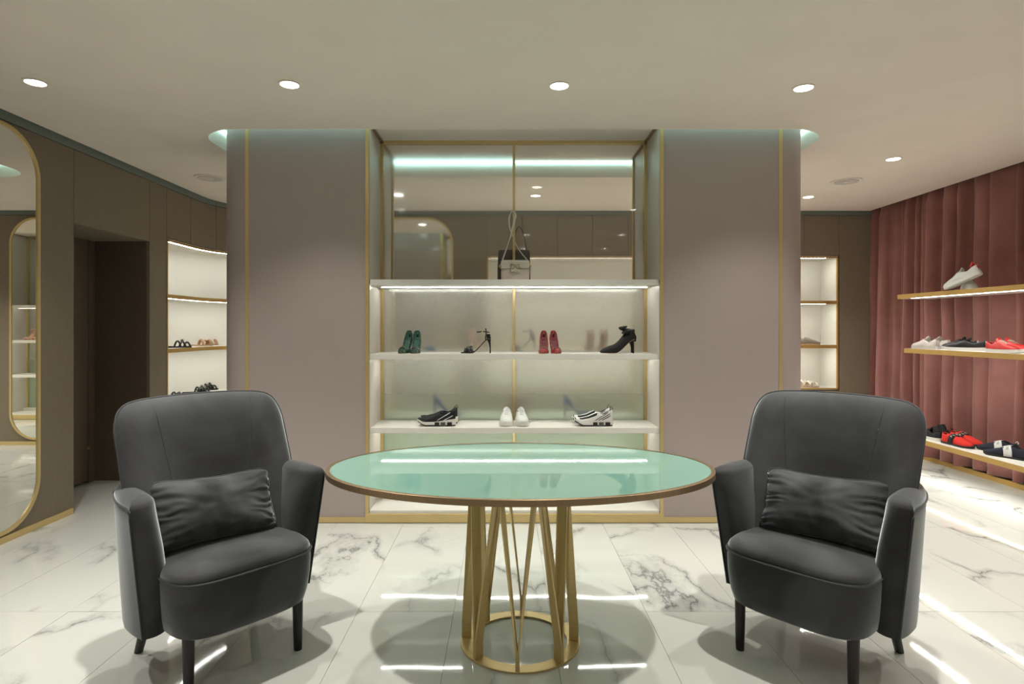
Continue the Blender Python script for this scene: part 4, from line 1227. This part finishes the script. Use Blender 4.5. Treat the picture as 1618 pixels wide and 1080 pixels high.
MB().tube([(-0.06, 0, 0.25), (-0.05, 0, 0.30), (0.05, 0, 0.30), (0.06, 0, 0.25)], 0.006, 8).build('handle', M['black_leather'], bt, smooth=True)

# ---- back niche right of the partition
g2 = 'shoes in the straight back niche'
def bx_(px, y): return (px - 799) / 950 * y
for k, (px, yy) in enumerate(((1268, 7.08), (1280, 6.96))):
    t = thing('loafer', ['taupe suede loafer in the back niche, partly hidden by the partition', 'taupe suede loafer in the back niche, nearer one with toe to the right'][k], 'shoe', (bx_(px, yy) - 0.18, yy, 1.138), D(-15), g2)
    sole(t, 'rubber_sole', 0.27, 0.044, cst(0), cst(0.014), 'tan_sole', 1.03)
    upper(t, 'upper', 0.27, 0.044, cst(0.012), lambda q: lerp([(0, 0.06), (0.45, 0.075), (0.7, 0.048), (1, 0.02)], q), lambda q: lerp([(0, 0.062), (0.2, 0.05), (0.45, 0.062)], q), (0, 0.40), 'taupe_suede', 'dark_lining')
slide('cream flat sandal on the floor of the back niche', (bx_(1277, 6.98) - 0.14, 6.98, NZ0), D(-8), g2, 'cream', 'tan_sole', 3)
slide('cream flat sandal with brown sole at the rear of the back niche', (bx_(1266, 7.1) - 0.13, 7.10, NZ0), D(-8), g2, 'cream', 'tan_sole', 2)

# ---- shelves on the curtain wall
XS_ = 3.88
def wy(px, X=XS_): return X * 950 / (px - 799)
za, zb_, zc = 1.648, 1.140, 0.324
g1 = 'white sneakers on the topmost curtain shelf'
sneaker('white sneaker seen from its toe, propping up its mate', (3.96, wy(1543, 3.90) + 0.20, za), D(-118), g1, inn='white_leather', lace='white_band', Lg=0.27)
o = sneaker('white sneaker with red heel leaning on its mate, sole raised', (0, 0, 0), 0, g1, inn='white_leather', tabm='red_leather', Lg=0.30, rot=(0, 0, 0))
o.matrix_world = Matrix.Translation((3.845, wy(1551, 3.845) + 0.0, za + 0.120)) @ Matrix.Rotation(D(112), 4, 'Z') @ Matrix.Rotation(D(23), 4, 'Y')
MB().tube([(0.02, -0.012, 0.085), (0.03, 0, 0.112), (0.045, 0.012, 0.085)], [0.012, 0.014, 0.010], 8).build('red_collar', M['red_leather'], o, smooth=True)
g3 = 'leather sneakers on the middle curtain shelf'
def along_shelf(label, px_heel, z, ang, g_, X=XS_, **k):
    return sneaker(label, (X, wy(px_heel, X), z), D(ang), g_, **k)
along_shelf('pale blush leather sneaker at the far end of the middle curtain shelf', 1482, zb_, 96, g3, X=3.83, up='pale_leather', so='pale_leather', inn='pale_leather', lace='pale_leather', Lg=0.28)
along_shelf('pale blush leather sneaker nearer to the black sneakers', 1499, zb_, 92, g3, X=3.97, up='pale_leather', so='pale_leather', inn='pale_leather', lace='pale_leather', Lg=0.28)
along_shelf('black leather sneaker with white sole, shelf edge one of its pair', 1558, zb_, 118, g3, X=3.95, up='black_leather', so='white_rubber', inn='dark_lining', tabm='white_band', lace='black_leather', Lg=0.30)
along_shelf('black leather sneaker with white sole, curtain side one of its pair', 1545, zb_, 112, g3, X=4.045, up='black_leather', so='white_rubber', inn='dark_lining', tabm='white_band', lace='black_leather', Lg=0.29)
along_shelf('bright red leather sneaker with white sole, shelf edge one of its pair', 1561, zb_, -91, g3, X=3.83, up='red_leather', so='white_rubber', inn='red_lining', tabm='red_leather', lace='cream')
along_shelf('bright red leather sneaker with white sole, curtain side one of its pair', 1574, zb_, -88, g3, X=3.97, up='red_leather', so='white_rubber', inn='red_lining', tabm='red_leather', lace='cream')
g4 = 'sneakers on the lowest curtain shelf'
for px, X, lab in ((1462, 3.86, 'black knit high sneaker with white sole beside the armchair back'), (1471, 3.99, 'black knit high sneaker with white sole, curtain side one of its pair')):
    t = along_shelf(lab, px + 26, zc, 92, g4, X=X, up='black_knit', so='white_rubber', inn='dark_lining', tonguem='black_knit', tabm='black_knit', lace='black_knit')
    MB().tube([(0.05, 0, 0.07), (0.06, 0, 0.10), (0.07, 0, 0.12)], [0.030, 0.028, 0.024], 14).build('ankle_collar', M['black_knit'], t, smooth=True)
along_shelf('red knit slip-on sneaker with black lettered band, shelf edge one of its pair', 1491, zc, -86, g4, X=3.86, up='red_knit', so='black_rubber', style='slip', tabm=('black_knit', 'cream'), Lg=0.30)
along_shelf('red knit slip-on sneaker with black lettered band, curtain side one of its pair', 1504, zc, -84, g4, X=3.99, up='red_knit', so='black_rubber', style='slip', tabm=('black_knit', 'cream'), Lg=0.30)
along_shelf('navy knit slip-on sneaker with white lettered band, shelf edge one of its pair', 1626, zc, 112, g4, X=3.96, up='navy_knit', so='black_rubber', style='slip', tabm=('white_band', 'black_rubber'), Lg=0.30)
along_shelf('navy knit slip-on sneaker with white lettered band, curtain side one of its pair', 1608, zc, 110, g4, X=4.05, up='navy_knit', so='black_rubber', style='slip', tabm=('white_band', 'black_rubber'), Lg=0.29)
